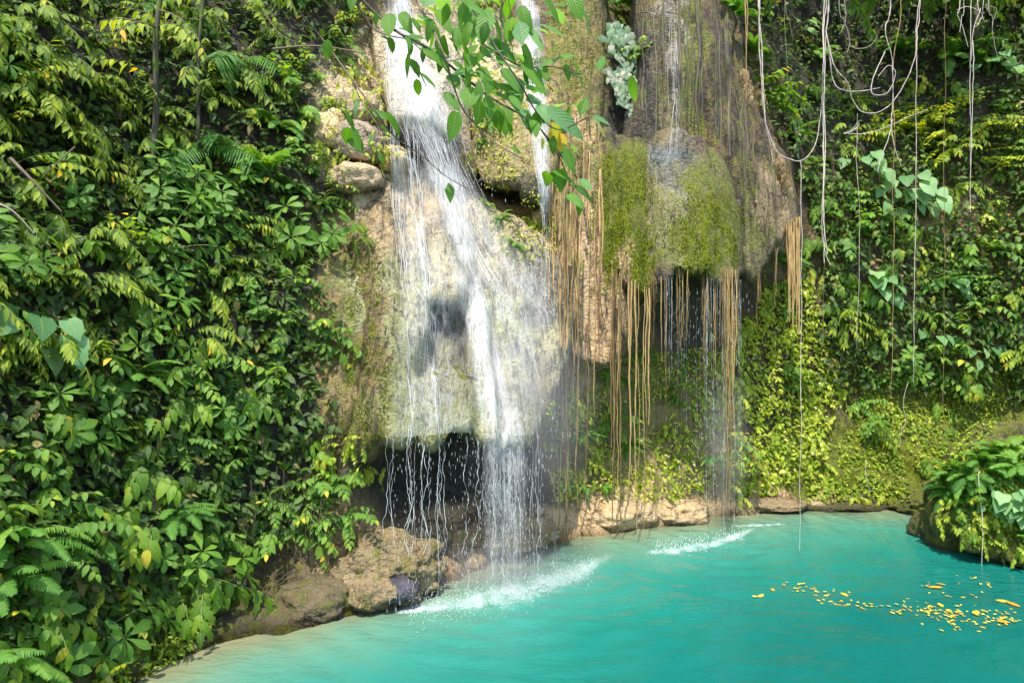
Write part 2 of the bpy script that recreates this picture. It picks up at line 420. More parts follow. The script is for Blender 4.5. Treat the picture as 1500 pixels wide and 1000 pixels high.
def paint(V, base=(.2, .14, .08), extra=(), bmoss=.25):
    V = np.asarray(V)
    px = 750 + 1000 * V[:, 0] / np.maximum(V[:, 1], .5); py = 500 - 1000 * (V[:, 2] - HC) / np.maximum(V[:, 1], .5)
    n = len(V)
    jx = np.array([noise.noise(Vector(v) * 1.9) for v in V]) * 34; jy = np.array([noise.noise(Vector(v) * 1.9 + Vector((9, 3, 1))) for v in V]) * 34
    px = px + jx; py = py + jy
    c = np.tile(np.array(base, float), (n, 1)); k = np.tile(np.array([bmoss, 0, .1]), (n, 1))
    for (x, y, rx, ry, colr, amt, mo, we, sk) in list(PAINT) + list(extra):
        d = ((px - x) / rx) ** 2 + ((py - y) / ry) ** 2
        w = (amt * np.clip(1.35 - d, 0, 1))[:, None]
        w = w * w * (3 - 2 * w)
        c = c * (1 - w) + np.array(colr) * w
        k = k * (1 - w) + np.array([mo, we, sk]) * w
    return c, k


def rock_mesh(name, V, F, smooth=True, base=(.2, .14, .08), extra=(), bmoss=.25, painted=True, mat=None):
    V = np.asarray(V, float)
    me = bpy.data.meshes.new(name)
    me.from_pydata([tuple(v) for v in V], [], [tuple(f) for f in F])
    if painted:
        c, k = paint(V, base, extra, bmoss)
    else:
        c = np.tile(np.array(base, float), (len(V), 1)); k = np.tile(np.array([bmoss, .2, .1]), (len(V), 1))
    a = me.attributes.new('col', 'FLOAT_COLOR', 'POINT'); a.data.foreach_set('color', np.concatenate([c, np.ones((len(V), 1))], 1).astype(np.float32).ravel())
    a = me.attributes.new('msk', 'FLOAT_VECTOR', 'POINT'); a.data.foreach_set('vector', k.astype(np.float32).ravel())
    me.polygons.foreach_set('use_smooth', np.full(len(F), smooth))
    me.materials.append(mat or M['rock'])
    o = bpy.data.objects.new(name, me)
    COL.objects.link(o)
    return o


def grid_faces(r, c):
    i = np.arange(r - 1)[:, None] * c; j = np.arange(c - 1)[None, :]
    return np.stack([i + j, i + j + 1, i + c + j + 1, i + c + j], -1).reshape(-1, 4)


SURF_V, SURF_F = [], []


def surf_add(V, F):
    n = sum(len(v) for v in SURF_V)
    SURF_V.append(np.asarray(V)); SURF_F.append(np.asarray(F) + n)


def make_cliff():
    xs = np.concatenate([np.arange(-9, -4.6, .15), np.arange(-4.6, 8.6, .055), np.arange(8.6, 15, .15)])
    zs = np.concatenate([np.arange(-1.4, 9.6, .055), np.arange(9.6, 14.5, .15)])
    X, Z = np.meshgrid(xs, zs)
    Y = cliff_y(X, Z)
    gy, gx = np.gradient(Y)
    dYdx = gx / np.gradient(xs)[None, :]; dYdz = gy / np.gradient(zs)[:, None]
    N = np.stack([dYdx, -np.ones_like(Y), dYdz], -1); N /= np.linalg.norm(N, axis=2)[..., None]
    V = np.stack([X, Y, Z], -1).reshape(-1, 3); N = N.reshape(-1, 3)
    d = np.empty(len(V))
    for i, v in enumerate(V):
        p = Vector(v)
        q = Vector((p.x * 1.0, p.y, p.z * .55))
        d[i] = .16 * fbm(q * .9, 3) + .075 * fbm(p * 2.6, 4) + .05 * (1 - 2 * abs(noise.noise(Vector((p.x * 2.3, p.y * 2.3, p.z * .7))))) 
    # strata: thin ledges near the waterline
    low = np.clip(1.3 - V[:, 2], 0, 1)
    d += low * .05 * np.array([noise.noise(Vector((v[0] * .5, v[1] * .5, v[2] * 5.5))) for v in V])
    V = V + N * d[:, None]
    F = grid_faces(len(zs), len(xs))
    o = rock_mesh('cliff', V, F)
    tag(o, kind='structure')
    surf_add(V, F)
    return o


make_cliff()


# ------------------------------------------------------------------ tufa curtains: draped limestone hanging proud of the cliff
def poly(pts, u):
    pts = np.array(pts, float)
    s = np.linspace(0, 1, len(pts))
    return np.stack([np.interp(u, s, pts[:, i]) for i in range(pts.shape[1])], -1)


def tufa(top, bot, bulge, label, holes=(), base=TAN, extra=(), drip=14, bmoss=.2, ridge=.05, res=.045, seed=0, edge=.12, edep=.35):
    w = abs(at(*bot[-1]).x - at(*bot[0]).x); h = abs(at(*top[len(top) // 2]).z - at(*bot[len(bot) // 2]).z)
    nu = max(24, int(w / res)); nv = max(24, int(h / res))
    u = np.linspace(0, 1, nu)
    T = poly(top, u); B = poly(bot, u)
    B[:, 1] += np.array([drip * (noise.noise(Vector((x * 9 + seed, 2.2, 0))) + .6 * noise.noise(Vector((x * 25 + seed, 5.2, 0)))) for x in u])
    rows = []
    ed = np.clip(np.minimum(u, 1 - u) / edge, 0, 1); ed = 1 - np.sqrt(1 - (1 - ed) ** 2)
    for v in np.linspace(0, 1, nv):
        p = T * (1 - v) + B * v
        p = p.copy()
        p[:, 2] = T[:, 2] * (1 - v) + B[:, 2] * v - bulge * math.sin(math.pi * v ** .8) + ed * edep
        for (hx, hy, rx, ry, dep) in holes:
            dx = np.abs(p[:, 0] - hx) / rx; dy = (p[:, 1] - hy) / ry
            f = np.clip(1.25 - np.maximum(dx, np.where(dy < 0, np.abs(dy) * 1.1, np.abs(dy) * .75)), 0, .3) / .3
            p[:, 2] += dep * f * f * (3 - 2 * f)
        rows.append(np.stack([(p[:, 0] - 750) / 1000 * p[:, 2], p[:, 2], HC - (p[:, 1] - 500) / 1000 * p[:, 2]], -1))
    Lst = rows[-1]
    for dy, dz in ((.05, -.03), (.13, -.035), (.26, 0), (.5, .06), (.9, .16), (1.5, .3)):
        rows.append(Lst + np.array([0, dy, dz]))
    first = rows[0]
    rows = [first + np.array([0, 1.0, .25]), first + np.array([0, .4, .12])] + rows
    G_ = np.stack(rows, 0)
    # side flanks run back to the cliff
    lf = G_[:, :1] + np.array([0, .5, 0]); lf2 = G_[:, :1] + np.array([0, 1.3, 0]); rt = G_[:, -1:] + np.array([0, .5, 0]); rt2 = G_[:, -1:] + np.array([0, 1.3, 0])
    G_ = np.concatenate([lf2, lf, G_, rt, rt2], 1)
    r, c = G_.shape[:2]
    du = np.gradient(G_, axis=1); dv = np.gradient(G_, axis=0)
    N = np.cross(du, dv); N /= np.linalg.norm(N, axis=2)[..., None] + 1e-9
    V = G_.reshape(-1, 3); N = N.reshape(-1, 3)
    sgn = np.sign(-N[(r // 2) * c + c // 2, 1]); N = N * sgn
    d = np.empty(len(V))
    for i, v in enumerate(V):
        p = Vector(v)
        rz = 1 - 2 * abs(noise.noise(Vector((p.x * 2.6 + seed, p.y * 1.0, p.z * .45))))
        rz2 = 1 - 2 * abs(noise.noise(Vector((p.x * 7 + seed, p.y * 2.0, p.z * .8))))
        d[i] = ridge * (1.6 * rz + .7 * rz2) + .028 * fbm(Vector((p.x * 3.1, p.y * 3.1, p.z * 1.6)), 4) + .06 * fbm(Vector((p.x, p.y, p.z * .6)), 2)
    V = V + N * d[:, None]
    F = grid_faces(r, c)
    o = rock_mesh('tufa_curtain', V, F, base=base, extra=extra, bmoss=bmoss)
    tag(o, label, 'rock formation', 'tufa curtains on the cliff')
    surf_add(V, F)
    return o


MAINX = [(680, 480, 170, 260, (.33, .30, .16), 1, .25, .6, 1), (570, 360, 60, 90, (.33, .25, .14), .9, .25, .4, .9), (600, 560, 50, 90, (.27, .29, .12), .8, .5, .5, 1), (640, 600, 90, 60, (.30, .32, .15), .9, .45, .5, .9), (590, 440, 46, 90, (.33, .33, .17), .8, .38, .5, 1), (750, 540, 60, 120, (.40, .40, .23), .9, .12, .6, 1), (640, 290, 90, 50, (.42, .32, .19), .9, .05, .5, .5), (700, 370, 110, 50, (.38, .33, .20), .8, .12, .6, .8), (655, 545, 36, 70, (.20, .17, .05), .9, .5, .6, .8), (655, 468, 36, 30, (.045, .04, .025), .95, .2, .5, 0), (528, 500, 34, 200, (.25, .175, .08), .95, .5, .2, 1), (520, 620, 30, 60, (.20, .16, .06), .9, .7, .2, 1), (800, 420, 50, 60, (.20, .20, .17), .8, .1, .7, .7), (780, 600, 30, 50, (.30, .32, .15), .8, .35, .6, .8)]  # near-black patch puts shade into the hole under the lip
tufa([(486, 275, 9.75), (545, 235, 9.95), (590, 248, 10.1), (640, 268, 10.3), (700, 305, 10.45), (770, 345, 10.4), (845, 405, 10.5)],
     [(505, 655, 8.15), (545, 640, 8.05), (580, 632, 7.95), (620, 638, 8.05), (650, 634, 8.2), (690, 628, 8.35), (722, 640, 8.5), (765, 640, 8.75), (800, 600, 9.1), (822, 520, 9.6)],
     .06, 'broad pale green tufa curtain behind the main waterfall, overhanging a dark hollow', holes=[(655, 490, 34, 44, .5)], base=(.36, .32, .18), extra=MAINX, seed=1, bmoss=.12, edge=.2, drip=20, ridge=.075)
tufa([(552, 40, 10.6), (610, 45, 10.7), (680, 80, 11.0)], [(572, 176, 9.75), (610, 168, 9.7), (640, 180, 9.75), (668, 212, 9.9), (690, 250, 10.2)],
     .12, 'small tan rock lip under the white head of the main waterfall', base=PALE, extra=[(625, 120, 80, 120, (.5, .44, .33), 1, .05, .7, .4)], seed=2, drip=9, bmoss=.08)
tufa([(690, 110, 11.3), (750, 110, 11.4), (835, 120, 11.5)], [(688, 236, 10.75), (720, 266, 10.65), (750, 262, 10.6), (780, 286, 10.6), (812, 282, 10.8)],
     .12, 'tan tufa shelf with black drip hollow right of the main waterfall', base=TAN, extra=[(740, 200, 90, 90, (.46, .36, .18), .8, .45, .3, .6)], seed=3, bmoss=.45)
tufa([(770, 230, 11.1), (840, 210, 11.15), (925, 230, 11.3)], [(800, 480, 10.5), (830, 505, 10.45), (858, 530, 10.4), (890, 526, 10.4), (925, 460, 10.7)],
     .03, 'tan tufa bulge streaked with roots, right of the main waterfall', base=(.42, .30, .16), extra=[(860, 430, 80, 150, (.44, .32, .18), 1, .2, .1, 1), (815, 300, 30, 90, (.38, .31, .12), .9, .55, .1, .9), (835, 420, 14, 80, (.3, .24, .09), .8, .6, .1, .9), (885, 330, 16, 110, (.3, .24, .09), .8, .55, .1, .9)], seed=4, bmoss=.15, ridge=.06, edge=.25)
tufa([(862, 190, 11.5), (900, 200, 11.4), (952, 215, 11.3)], [(868, 410, 10.75), (892, 380, 10.75), (912, 408, 10.65), (940, 416, 10.5), (962, 422, 10.5), (980, 400, 10.6)],
     .15, 'bright green moss curtain left of the grey rock dome', base=(.30, .24, .10), extra=[(925, 330, 70, 130, (.25, .24, .07), 1, .9, .1, .6), (905, 400, 14, 60, TAN, .7, .1, .1, .8)], seed=5, drip=20, bmoss=.85, ridge=.07)
tufa([(930, 225, 11.2), (960, 200, 11.1), (1000, 192, 11.05), (1042, 215, 11.15), (1082, 275, 11.4)], [(945, 392, 10.35), (978, 408, 10.2), (1003, 390, 10.15), (1030, 384, 10.2), (1058, 410, 10.3), (1090, 400, 10.6)],
     .14, 'rounded grey green rock dome with wet blue top and moss skirt', base=(.34, .31, .19), extra=[(985, 245, 54, 55, (.12, .12, .09), .8, .15, .8, .6), (975, 225, 28, 20, (.13, .16, .165), .7, 0, .8, .2), (1005, 262, 30, 44, (.15, .15, .11), .7, .2, .7, .5), (990, 340, 50, 45, (.30, .28, .16), .9, .35, .4, .7), (960, 290, 30, 60, (.34, .31, .16), .9, .5, .2, .3), (1040, 320, 46, 110, (.30, .30, .10), .9, .68, .2, .6), (990, 390, 60, 22, (.34, .36, .12), .8, .6, .2, .3)],
     seed=6, drip=20, bmoss=.45, ridge=.045, edge=.34, edep=.6)
tufa([(1045, 60, 12.1), (1085, 140, 12.1), (1150, 240, 12.5)], [(1075, 380, 11.2), (1094, 402, 11.2), (1112, 392, 11.3), (1132, 350, 11.6), (1165, 330, 12.2)],
     .15, 'brown and pale rock flank right of the grey rock dome', base=(.2, .16, .10), extra=[(1095, 350, 36, 60, (.26, .23, .11), .9, .5, .3, .8), (1135, 300, 40, 50, (.27, .20, .12), .9, .3, .1, .6), (1070, 170, 44, 150, (.10, .072, .036), .95, .35, .05, 1)], seed=7, bmoss=.38, drip=22)  # last, darkest patch paints the shadow on the flank
tufa([(935, -60, 12.2), (1000, -60, 12.1), (1062, 0, 12.4)], [(925, 214, 11.4), (955, 205, 11.3), (985, 205, 11.25), (1020, 214, 11.3), (1050, 240, 11.4), (1072, 280, 11.6)],
     .1, 'tall fluted dark rock pillar above the grey rock dome', base=(.10, .08, .045), extra=[(1000, 100, 90, 190, (.165, .118, .052), 1, .38, .05, 1), (1012, 110, 22, 130, (.26, .25, .08), .9, .62, .2, 1), (962, 120, 28, 130, (.16, .13, .07), .9, .4, .4, 1), (988, 60, 10, 110, (.34, .31, .26), .7, .1, .7, 1), (1045, 110, 20, 130, (.07, .052, .03), .9, .25, .1, 1), (940, 110, 14, 140, (.05, .04, .03), .9, .2, .4, 1)], seed=8, bmoss=.3, ridge=.1)  # darkest edge patches paint shade along the sides of the pillar
tufa([(798, -50, 12.1), (840, -50, 12.1), (885, -40, 12.2)], [(805, 300, 11.1), (845, 312, 11.0), (880, 306, 11.2)],
     .08, 'tall ochre and moss rock face left of the pale heart leaf climber', base=(.42, .31, .14), extra=[(840, 60, 50, 110, (.40, .31, .12), 1, .55, .1, .7), (845, 240, 40, 100, (.45, .33, .16), 1, .3, .1, 1)], seed=9, bmoss=.4, ridge=.05)


# ------------------------------------------------------------------ boulders
def ico(sub):
    import bmesh
    bm = bmesh.new()
    bmesh.ops.create_icosphere(bm, subdivisions=sub, radius=1)
    V = np.array([tuple(v.co) for v in bm.verts]); F = [tuple(v.index for v in f.verts) for f in bm.faces]
    bm.free()
    return V, F


def boulder(name, c, r, label, base, moss=.2, seed=0, sub=5, rough=.16, rot=0, extra=(), wet=.2, block=0., cat='rock', group=None):
    V, F = ico(sub)
    if block:
        V = np.sign(V) * np.abs(V) ** (1 - block)
    out = []
    ca, sa = math.cos(rot), math.sin(rot)
    for v in V:
        n = Vector(v).normalized()
        s = Vector(v) + Vector((seed * 3.1, seed, 0))
        d = 1 + rough * 1.4 * fbm(s * 1.1, 3) + rough * .6 * fbm(s * 3.3, 4) + rough * .5 * (1 - 2 * abs(noise.noise(s * 1.7)))
        x, y, z = v[0] * r[0] * d, v[1] * r[1] * d, v[2] * r[2] * d
        out.append((c[0] + x * ca - y * sa, c[1] + x * sa + y * ca, c[2] + z))
    o = rock_mesh(name, out, F, base=base, bmoss=moss, painted=False)
    k = np.empty(len(out) * 3, np.float32); a = o.data.attributes['msk']; a.data.foreach_get('vector', k); k[1::3] = wet; a.data.foreach_set('vector', k)
    tag(o, label, cat, group)
    q = [f + (f[2],) if len(f) == 3 else f for f in F]
    surf_add(out, np.array(q))
    return o


boulder('shore_rock', at(560, 838, 8.15), (.68, .6, .42), 'big rounded tan rock jutting into the pool below the waterfall', (.27, .205, .11), .34, 1, wet=.35, sub=6, rough=.22)
boulder('shore_rock', at(470, 880, 7.75), (.62, .5, .30), 'low brown rock along the waterline left of the big rounded rock', (.14, .11, .06), .4, 2, wet=.35, rot=.6)
boulder('wet_stone', at(580, 862, 7.72), (.25, .2, .15), 'wet purplish grey stone set in the big rounded shore rock', (.085, .08, .105), .0, 3, wet=.95, sub=4)
boulder('shore_rock', at(720, 782, 9.75), (.95, .55, .30), 'long tan ledge at the waterline under the falling water', (.28, .21, .115), .3, 4, wet=.5, rot=.55)
boulder('shore_rock', at(610, 790, 9.0), (.45, .45, .28), 'brown ledge rock under the dark hollow behind the falls', (.19, .145, .08), .3, 14, wet=.5, rot=.5)
boulder('shore_rock', at(900, 755, 11.15), (.75, .45, .28), 'pale tan rock at the waterline behind the long hanging roots', (.52, .39, .22), .12, 5, wet=.3, rot=.25)
boulder('shore_rock', at(985, 752, 11.5), (.6, .4, .22), 'flat tan rock at the waterline below the root fringe', (.50, .37, .2), .15, 6, wet=.3)
boulder('shore_rock', at(1060, 668, 12.15), (.55, .5, .36), 'tan bulging rock with dark hollow beneath, above the far shore', (.44, .32, .17), .3, 7)
boulder('shore_rock', at(1125, 738, 12.25), (.75, .4, .13), 'flat slab on the far shore under the lime creeper', (.26, .195, .11), .25, 8, wet=.4)
boulder('shore_rock', at(1225, 741, 12.35), (.8, .35, .10), 'thin flat slab on the far shore under the mossy bank', (.10, .08, .045), .4, 9, wet=.4)  # this slab and the next darkened to carry the waterline undercut's shade
boulder('shore_rock', at(1355, 742, 12.1), (.6, .4, .16), 'low mossy slab on the far shore beside the fern covered boulder', (.10, .08, .045), .6, 10, wet=.4)
boulder('cliff_stone', at(522, 158, 9.9), (.30, .3, .22), 'tan block of stone left of the top of the main waterfall', (.50, .38, .24), .05, 11, sub=4, block=.35)
boulder('cliff_stone', at(528, 210, 9.75), (.32, .3, .27), 'pinkish grey stone beneath the tan block beside the waterfall', (.42, .33, .25), .05, 12, sub=4, block=.3)
boulder('cliff_stone', at(487, 192, 9.75), (.24, .25, .24), 'pale cream stone among leaves left of the pinkish grey stone', (.62, .48, .28), .02, 13, sub=4, block=.3)
boulder('cliff_stone', at(520, 262, 9.6), (.34, .3, .20), 'brown cracked stone under the pinkish grey stone beside the waterfall', (.42, .31, .2), .08, 15, sub=4, block=.2)
boulder('cliff_stone', at(575, 235, 9.95), (.22, .3, .2), 'ochre stone tucked against the left edge of the waterfall', (.50, .36, .12), .3, 16, sub=4, block=.2)
boulder('mossy_boulder', at(1525, 740, 9.95), (1.42, 1.15, .98), 'huge mossy boulder with ferns rising from the pool at right', (.10, .08, .04), .6, 17, sub=6, rough=.2, wet=.1, block=.1)
boulder('mossy_boulder', at(1375, 738, 11.9), (.5, .4, .22), 'small mossy boulder behind the huge fern covered boulder', (.17, .14, .07), .6, 18)

SURF = BVHTree.FromPolygons([tuple(v) for v in np.concatenate(SURF_V)], [tuple(dict.fromkeys(f)) for f in np.concatenate(SURF_F).tolist()])
EYE = Vector((0, 0, HC))


def hit(px, py):
    d = (at(px, py, 1) - EYE).normalized()
    p, n, i, t = SURF.ray_cast(EYE, d)
    if p is None:
        p = at(px, py, 12); n = Vector((0, -1, 0))
    if n.y > 0 or n.dot(d) > 0: n = -n
    return p, n


def front(x, z, y0=5.0):
    p, n, i, t = SURF.ray_cast(Vector((x, y0, z)), Vector((0, 1, 0)))
    return p.y if p is not None else 14.0


# ------------------------------------------------------------------ pool
def make_water():
    xs = np.concatenate([np.arange(-12, -4, .5), np.arange(-4, 9.5, .06), np.arange(9.5, 16, .5)])
    ys = np.concatenate([np.arange(-10, 3.5, .5), np.arange(3.5, 13.2, .06), np.arange(13.2, 16, .4)])
    X, Y = np.meshgrid(xs, ys)
    sx = np.linspace(-9, 14, 240)
    shore = np.stack([sx, cliff_y(sx, np.zeros_like(sx) + .0)], 1)
    a, b = shore[:-1], shore[1:]
    Pq = np.stack([X.ravel(), Y.ravel()], 1)
    d = np.full(len(Pq), 99.)
    for i in range(len(a)):
        ab = b[i] - a[i]
        t = np.clip(((Pq - a[i]) @ ab) / (ab @ ab), 0, 1)
        d = np.minimum(d, np.linalg.norm(Pq - a[i] - t[:, None] * ab, axis=1))
    d = d.reshape(X.shape)
    d = np.where(Y > cliff_y(X, X * 0), 0, d)
    Z = np.zeros_like(X)
    for (fx, fy, amp, wl) in ((-.3, 8.3, .011, .42), (.6, 9.0, .010, .34), (2.9, 10.4, .009, .38), (3.4, 10.9, .006, .3)):
        r = np.hypot(X - fx, Y - fy)
        Z += amp * np.sin(r / wl * 6.283 + fx * 3) * np.exp(-r / 2.2)
    for (kx, ky, amp, ph) in ((3.1, 5.2, .004, 0), (-4.3, 6.1, .003, 1), (6.7, 3.2, .002, 2), (1.2, 9.4, .002, 3)):
        Z += amp * np.sin(kx * X + ky * Y + ph + 1.2 * np.sin(X * .7 + Y * .5))
    V = np.stack([X, Y, Z], -1).reshape(-1, 3)
    F = grid_faces(len(ys), len(xs))
    me = bpy.data.meshes.new('pool_water')
    me.from_pydata(V.tolist(), [], F.tolist())
    at_ = me.attributes.new('depth', 'FLOAT', 'POINT'); at_.data.foreach_set('value', d.astype(np.float32).ravel())
    me.polygons.foreach_set('use_smooth', np.full(len(F), True))
    m, nt, out = new_mat('milky_turquoise_water')
    L = nt.links.new
    da = nd(nt, 'ShaderNodeAttribute', attribute_name='depth')
    g = nd(nt, 'ShaderNodeNewGeometry')
    n = noise_n(nt, g.outputs['Position'], .8, 4)
    dd = math_n(nt, 'ADD', da.outputs['Fac'], math_n(nt, 'MULTIPLY', math_n(nt, 'SUBTRACT', n, .5), .9))
    c = ramp(nt, math_n(nt, 'DIVIDE', dd, 4.0), [(0, G(.18, .165, .09)), (.06, G(.14, .175, .10)), (.16, G(.088, .200, .135)), (.34, G(.032, .185, .138)), (.6, G(.009, .145, .112)), (1, G(.003, .096, .080))])
    bs = nd(nt, 'ShaderNodeBsdfPrincipled', inp={'Roughness': .06, 'IOR': 1.33, 'Specular IOR Level': .5})
    L(c, bs.inputs['Base Color'])
    mp = nd(nt, 'ShaderNodeMapping', inp={'Scale': (1, 1.9, 1), 'Rotation': (0, 0, .25)}); L(g.outputs['Position'], mp.inputs[0])
    w1 = noise_n(nt, mp.outputs[0], 4.2, 3, .5, .6); w2 = noise_n(nt, mp.outputs[0], 15, 3, .5, .3)
    h = math_n(nt, 'ADD', w1, math_n(nt, 'MULTIPLY', w2, .28))
    big = noise_n(nt, g.outputs['Position'], .55, 3)
    bp = nd(nt, 'ShaderNodeBump', inp={'Strength': .5, 'Distance': .07}); L(ramp(nt, big, [(.38, G(.10, .10, .10)), (.66, G(.40, .40, .40))]), bp.inputs['Strength']); L(h, bp.inputs['Height']); L(bp.outputs[0], bs.inputs['Normal'])
    L(bs.outputs[0], out.inputs[0])
    me.materials.append(m)
    o = bpy.data.objects.new('pool_water', me); COL.objects.link(o)
    tag(o, kind='structure')


make_water()
gm = bpy.data.meshes.new('ground')
gm.from_pydata([(-80, -80, -1.6), (80, -80, -1.6), (80, 80, -1.6), (-80, 80, -1.6)], [], [(0, 1, 2, 3)])
m_, nt_, out_ = new_mat('pool_bed')
b_ = nd(nt_, 'ShaderNodeBsdfPrincipled', inp={'Roughness': .9}); nt_.links.new(ramp(nt_, noise_n(nt_, None, 3), [(.3, G(.1, .09, .05)), (.7, G(.2, .17, .1))]), b_.inputs[0]); nt_.links.new(b_.outputs[0], out_.inputs[0])
gm.materials.append(m_)
g_ = bpy.data.objects.new('ground', gm); COL.objects.link(g_); tag(g_, kind='structure')

# ------------------------------------------------------------------ falling water
m, nt, out = new_mat('white_water')
d_ = nd(nt, 'ShaderNodeBsdfPrincipled', inp={'Base Color': (.9, .9, .89, 1), 'Roughness': .3}); t_ = nd(nt, 'ShaderNodeBsdfTranslucent'); t_.inputs[0].default_value = (.92, .92, .9, 1)
x_ = nd(nt, 'ShaderNodeMixShader', inp={0: .45}); nt.links.new(d_.outputs[0], x_.inputs[1]); nt.links.new(t_.outputs[0], x_.inputs[2]); nt.links.new(x_.outputs[0], out.inputs[0])
M['water'] = m


def veil_mat(name, dens, sx=26, sz=1.3):
    m, nt, out = new_mat(name)
    L = nt.links.new
    g = nd(nt, 'ShaderNodeNewGeometry')
    a = nd(nt, 'ShaderNodeAttribute', attribute_name='lf')
    s = nd(nt, 'ShaderNodeSeparateXYZ'); L(a.outputs['Vector'], s.inputs[0])
    mp = nd(nt, 'ShaderNodeMapping', inp={'Scale': (1, .3, sz / sx)}); L(g.outputs['Position'], mp.inputs[0])
    n1 = noise_n(nt, mp.outputs[0], sx, 5, .7, .5)
    mp2 = nd(nt, 'ShaderNodeMapping', inp={'Scale': (1, .6, .55)}); L(g.outputs['Position'], mp2.inputs[0])
    nn_ = nd(nt, 'ShaderNodeTexNoise', inp={'Scale': 17.0, 'Detail': 5.0, 'Roughness': .75, 'Distortion': .8}); L(mp2.outputs[0], nn_.inputs['Vector'])
    n2 = math_n(nt, 'SUBTRACT', 1., math_n(nt, 'MULTIPLY', math_n(nt, 'ABSOLUTE', math_n(nt, 'SUBTRACT', nn_.outputs[0], .5)), 3.6))
    n3 = noise_n(nt, g.outputs['Position'], 3.5, 3)
    v = math_n(nt, 'ADD', math_n(nt, 'MULTIPLY', n1, .66), math_n(nt, 'MULTIPLY', n2, .30))
    v = math_n(nt, 'ADD', v, math_n(nt, 'MULTIPLY', n3, .25))
    v = math_n(nt, 'MULTIPLY', math_n(nt, 'SUBTRACT', v, .53), 3.0, clamp=True)
    al = math_n(nt, 'MULTIPLY', math_n(nt, 'MULTIPLY', v, s.outputs[2]), dens, clamp=True)
    b = nd(nt, 'ShaderNodeBsdfDiffuse'); b.inputs[0].default_value = (.9, .91, .91, 1)
    tl = nd(nt, 'ShaderNodeBsdfTranslucent'); tl.inputs[0].default_value = (.9, .91, .91, 1)
    mx0 = nd(nt, 'ShaderNodeMixShader', inp={0: .35}); L(b.outputs[0], mx0.inputs[1]); L(tl.outputs[0], mx0.inputs[2])
    tp = nd(nt, 'ShaderNodeBsdfTransparent')
    mx = nd(nt, 'ShaderNodeMixShader'); L(al, mx.inputs[0]); L(tp.outputs[0], mx.inputs[1]); L(mx0.outputs[0], mx.inputs[2]); L(mx.outputs[0], out.inputs[0])
    return m


M['veil'] = veil_mat('water_veil', 1.0)


def run(px_of, z0, z1, off, dz=.07, out_v=.012, jit=.008, seed=0.):
    """a thread of water running down the rock and falling free beneath its lips"""
    P = []
    y = None
    z = z0
    fall = 0
    while z > z1:
        yy = y or 10.
        py = 500 + (HC - z) / yy * 1000
        x = (px_of(py) - 750) / 1000 * yy + jit * noise.noise(Vector((seed, z * 3, 1)))
        ys = front(x, z)
        if y is None or ys - off < y:
            y = ys - off; fall = 0
        else:
            fall += 1
            lim = ys - off
            y = min(lim, y + (.02 if fall < 3 else -out_v if lim - y > .25 else .05))
        P.append((x, y, z))
        z -= dz
    return P


def guide(pts, q):
    pts = np.array(pts, float)
    return lambda py: float(np.interp(py, pts[:, 1], pts[:, 0]) + q * np.interp(py, pts[:, 1], pts[:, 2]))


GUIDES = {
    'cascade': [([(576, -60, 10), (586, 20, 14), (596, 90, 26), (618, 170, 36), (648, 250, 26), (668, 330, 22), (690, 420, 18), (712, 520, 18), (742, 625, 24), (748, 700, 34)], 250, .0026),
                ([(580, -60, 10), (592, 30, 16), (625, 140, 34), (664, 240, 20), (700, 330, 30), (750, 400, 40), (790, 460, 36), (806, 560, 20)], 90, .0022),
                ([(640, 240, 30), (672, 330, 36), (720, 420, 36), (752, 520, 26), (778, 640, 22)], 80, .002),
                ([(585, 230, 8), (592, 330, 12), (610, 420, 30), (640, 470, 60), (645, 640, 66)], 30, .002)],
    'stream': [([(570, 60, 6), (577, 170, 8), (582, 300, 8), (590, 400, 6), (599, 520, 5), (606, 640, 6)], 34, .003),
               ([(598, 190, 12), (610, 300, 9), (624, 400, 7), (634, 520, 5), (646, 640, 6)], 34, .003),
               ([(690, 400, 8), (716, 480, 6), (736, 560, 6), (752, 640, 8)], 26, .003)],
}


def strands(specs, zend, seed0=0, rs=1.0):
    g = Geo()
    k = seed0
    for pts, n, r in specs:
        ytop = 11.2
        for i in range(n):
            k += 1
            q = max(-1.15, min(1.15, random.gauss(0, .55)))
            f = guide(pts, q)
            a = random.uniform(0, .35) if random.random() < .6 else random.uniform(0, .8)
            py0 = pts[0][1] + (pts[-1][1] - pts[0][1]) * a * (.2 if i < n * .25 else 1)
            z0 = HC - (py0 - 500) / 1000 * ytop
            if py0 > 300: z0 = HC - (py0 - 500) / 1000 * 9.4
            ze = zend if random.random() < .03 else max(z0 - random.uniform(.5, 3.2), random.uniform(1.7, 2.4))
            ze = max(ze, zend)
            fx = (lambda py, f=f, k=k: f(py) + 5 * noise.noise(Vector((k * .77, py * .012, 3))) + 2.2 * noise.noise(Vector((k * 1.7, py * .05, 7))))
            P = run(fx, z0, ze, random.uniform(.012, .06), seed=k)
            if len(P) < 4: continue
            rr = []
            for j, p in enumerate(P):
                w = .55 + .9 * noise.noise(Vector((k * 3.3, p[2] * 2.5, 2))) + .5 * noise.noise(Vector((k, p[2] * 9, 5)))
                t = j / (len(P) - 1)
                rr.append(max(.0008, r * rs * w * random.uniform(.8, 1.1) * min(1, 6 * t + .2) * min(1, (1 - t) * 5 + .05)))
            g.tube(P, np.array(rr), 3)
    return g


